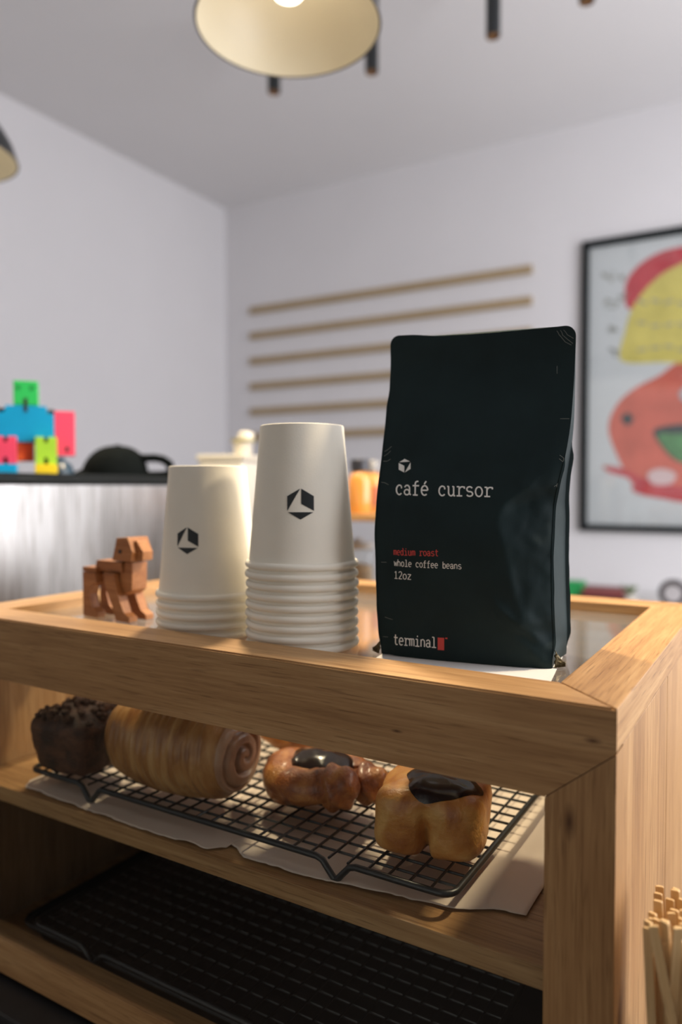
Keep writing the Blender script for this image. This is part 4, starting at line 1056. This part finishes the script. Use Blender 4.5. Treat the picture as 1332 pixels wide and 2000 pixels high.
art('red_head', [(1188, 835), (1205, 790), (1240, 758), (1285, 735), (1330, 706), (1420, 690), (1560, 760), (1570, 900), (1500, 985), (1380, 985), (1300, 975), (1240, 950), (1205, 890)], p_sal, 0)
art('lower_jaw', [(1178, 910), (1215, 915), (1260, 935), (1330, 950), (1420, 960), (1420, 990), (1330, 980), (1240, 962), (1235, 938), (1190, 922)], p_red, 1)
art('eye_spot', [(1213, 818), (1225, 806), (1238, 818), (1226, 831)], p_dk, 2)
art('dark_mouth', [(1276, 845), (1300, 832), (1350, 828), (1440, 835), (1440, 905), (1350, 908), (1310, 892)], p_dk, 2)
art('green_mouth', [(1285, 850), (1330, 848), (1430, 850), (1430, 903), (1345, 905), (1310, 888)], p_grn, 3)
art('pale_cheek', [(1265, 925), (1290, 915), (1320, 925), (1310, 945), (1275, 945)], p_pnk, 2)
art('blue_spot', [(1326, 770), (1345, 752), (1360, 765), (1345, 790)], p_gry, 2)
# faint illegible writing strokes down the paper and across the yellow
random.seed(5)
bm = bmesh.new()
def wp2(px, py): 
    p = wall_pt(px, py, 0.005); return ((p - pos.location).dot(RX), p.z - pb)
for (cx_, cy_, w_, h_) in ((1188, 540, 26, 26), (1215, 541, 10, 12), (1195, 592, 34, 20), (1218, 580, 16, 10), (1198, 640, 22, 16), (1200, 688, 26, 18)):
    for k in range(3):
        pts = [wp2(cx_ + w_ * (random.random() - .5), cy_ + h_ * (random.random() - .5)) for _ in range(3)]
        stroke(bm, pts, 0.007, lambda x, z: (x, -0.0046, z))
for yy in (590, 632, 680):
    for xx in range(1245, 1420, 26):
        a = wp2(xx, yy + random.uniform(-5, 5)); b = wp2(xx + 18, yy + random.uniform(-5, 5)); stroke(bm, [a, b], 0.008, lambda x, z: (x, -0.0052, z))
bm_obj('scribble_marks', bm, mat('print_grey_marks', (0.34, 0.33, 0.30), .7, var=.1), pos)

# ------------------------------------------------------------------ sideboard under the poster
SBZ = 0.915
sb = thing('sideboard', 'low white sideboard along the wall under the framed poster', 'sideboard', room(1.35, -0.44, 0), ROOM_A)
wht = mat('white_laminate', (0.66, 0.65, 0.64), 0.5, var=.02)
box_obj('carcass', 0, 1.9, 0.0, 0.42, 0.06, SBZ - 0.025, wht, sb, 0.002); box_obj('top_board', -0.01, 1.91, -0.015, 0.425, SBZ - 0.0248, SBZ, wht, sb, 0.002)
box_obj('plinth', 0.03, 1.87, 0.03, 0.40, 0, 0.0598, dark_body, sb)
for k in range(3):
    d_ = box_obj('door', 0.005 + k * 0.632, 0.628 + k * 0.632, -0.0145, -0.0005, 0.065, SBZ - 0.03, wht, sb, 0.001)
    box_obj('handle', 0.56 + k * 0.632, 0.60 + k * 0.632, -0.025, -0.0148, 0.70, 0.72, black_paint, d_, 0.002)
def sb_pt(px, dy):
    p = on_plane(px, 1100, room(0, -0.44 + dy, 0), RY); return Vector((p.x, p.y, SBZ + 0.0004))
o = thing('green_box', 'small bright green box on the sideboard under the poster', 'box', sb_pt(1122, 0.10), ROOM_A)
gm = mat('box_green', (0.02, 0.36, 0.10), .5, var=.08); box_obj('box_body', -0.034, 0.034, -0.03, 0.03, 0, 0.052, gm, o, 0.002); box_obj('box_lid', -0.035, 0.035, -0.031, 0.031, 0.0522, 0.066, gm, o, 0.002)
for k, (c_, w_, h0, h1, lb) in enumerate((((0.06, 0.012, 0.016), 0.15, 0.0, 0.026, 'dark maroon book lying flat, lower of two under the poster'), ((0.20, 0.05, 0.05), 0.13, 0.0265, 0.050, 'reddish book lying flat, upper of two under the poster'))):
    b = thing('book', lb, 'book', sb_pt(1182, 0.10) + Vector((0, 0, h0)), ROOM_A + R(4 * k), 'books lying on the sideboard')
    mm_ = mat('book_cover_%d' % k, c_, .5, var=.1); th = h1 - h0
    box_obj('cover_board', -w_ / 2, w_ / 2, -0.05, 0.05, 0, 0.003, mm_, b); box_obj('cover_board', -w_ / 2, w_ / 2, -0.05, 0.05, th - 0.003, th, mm_, b)
    box_obj('spine', -w_ / 2, w_ / 2, -0.053, -0.0502, 0, th, mm_, b); box_obj('pages', -w_ / 2 + 0.004, w_ / 2 - 0.004, -0.05, 0.046, 0.0032, th - 0.0032, mat('page_paper', (0.6, 0.56, 0.5), .8, var=.05), b)
pln = thing('potted_plant', 'tiny green plant in a pale pot on the sideboard', 'plant', sb_pt(1230, 0.10))
lathe_obj('pot', [(0.018, 0), (0.024, 0.030), (0.025, 0.032), (0.022, 0.032), (0.021, 0.026)], pale, pln, 24, True, True)
leafm = mat('leaf_green', (0.16, 0.22, 0.10), .5, var=.2)
for k in range(12):
    a = k * 2.4; bm = bmesh.new(); ln = 0.028 + 0.012 * random.random()
    p = [(0, 0, 0.027), (0.35 * ln, 0.006, 0.027 + 0.7 * ln), (ln * .8, 0, 0.027 + ln), (0.35 * ln, -0.006, 0.027 + 0.7 * ln)]
    f = bm.faces.new([bm.verts.new(q) for q in p]); o = bm_obj('leaf', bm, leafm, pln); o.rotation_euler = (0, 0, a); o.modifiers.new('thick', 'SOLIDIFY').thickness = 0.0008
clk = thing('desk_clock', 'dark round desk clock with a pale face on the sideboard', 'clock', sb_pt(1316, 0.10), ROOM_A)
bm = bmesh.new(); lathe(bm, [(0.030, -0.012), (0.040, -0.014), (0.044, -0.008), (0.044, 0.012), (0.038, 0.016)], 40, True, True); bmesh.ops.transform(bm, matrix=Matrix.Translation((0, 0, 0.046)) @ Matrix.Rotation(R(90), 4, 'X'), verts=bm.verts)
bm_obj('case_ring', bm, mat('dark_plum', (0.05, 0.04, 0.045), .4, var=.1), clk, auto=40)
bm = bmesh.new(); lathe(bm, [(0.0005, 0.0168), (0.027, 0.0166)], 40, True); bmesh.ops.transform(bm, matrix=Matrix.Translation((0, 0, 0.046)) @ Matrix.Rotation(R(90), 4, 'X'), verts=bm.verts)
bm_obj('clock_face', bm, mat('clock_face', (0.5, 0.48, 0.5), .5, var=.03), clk)
box_obj('foot', -0.018, 0.018, -0.012, 0.012, 0, 0.0035, mat('dark_plum', (0.05, 0.04, 0.045)), clk, 0.001)
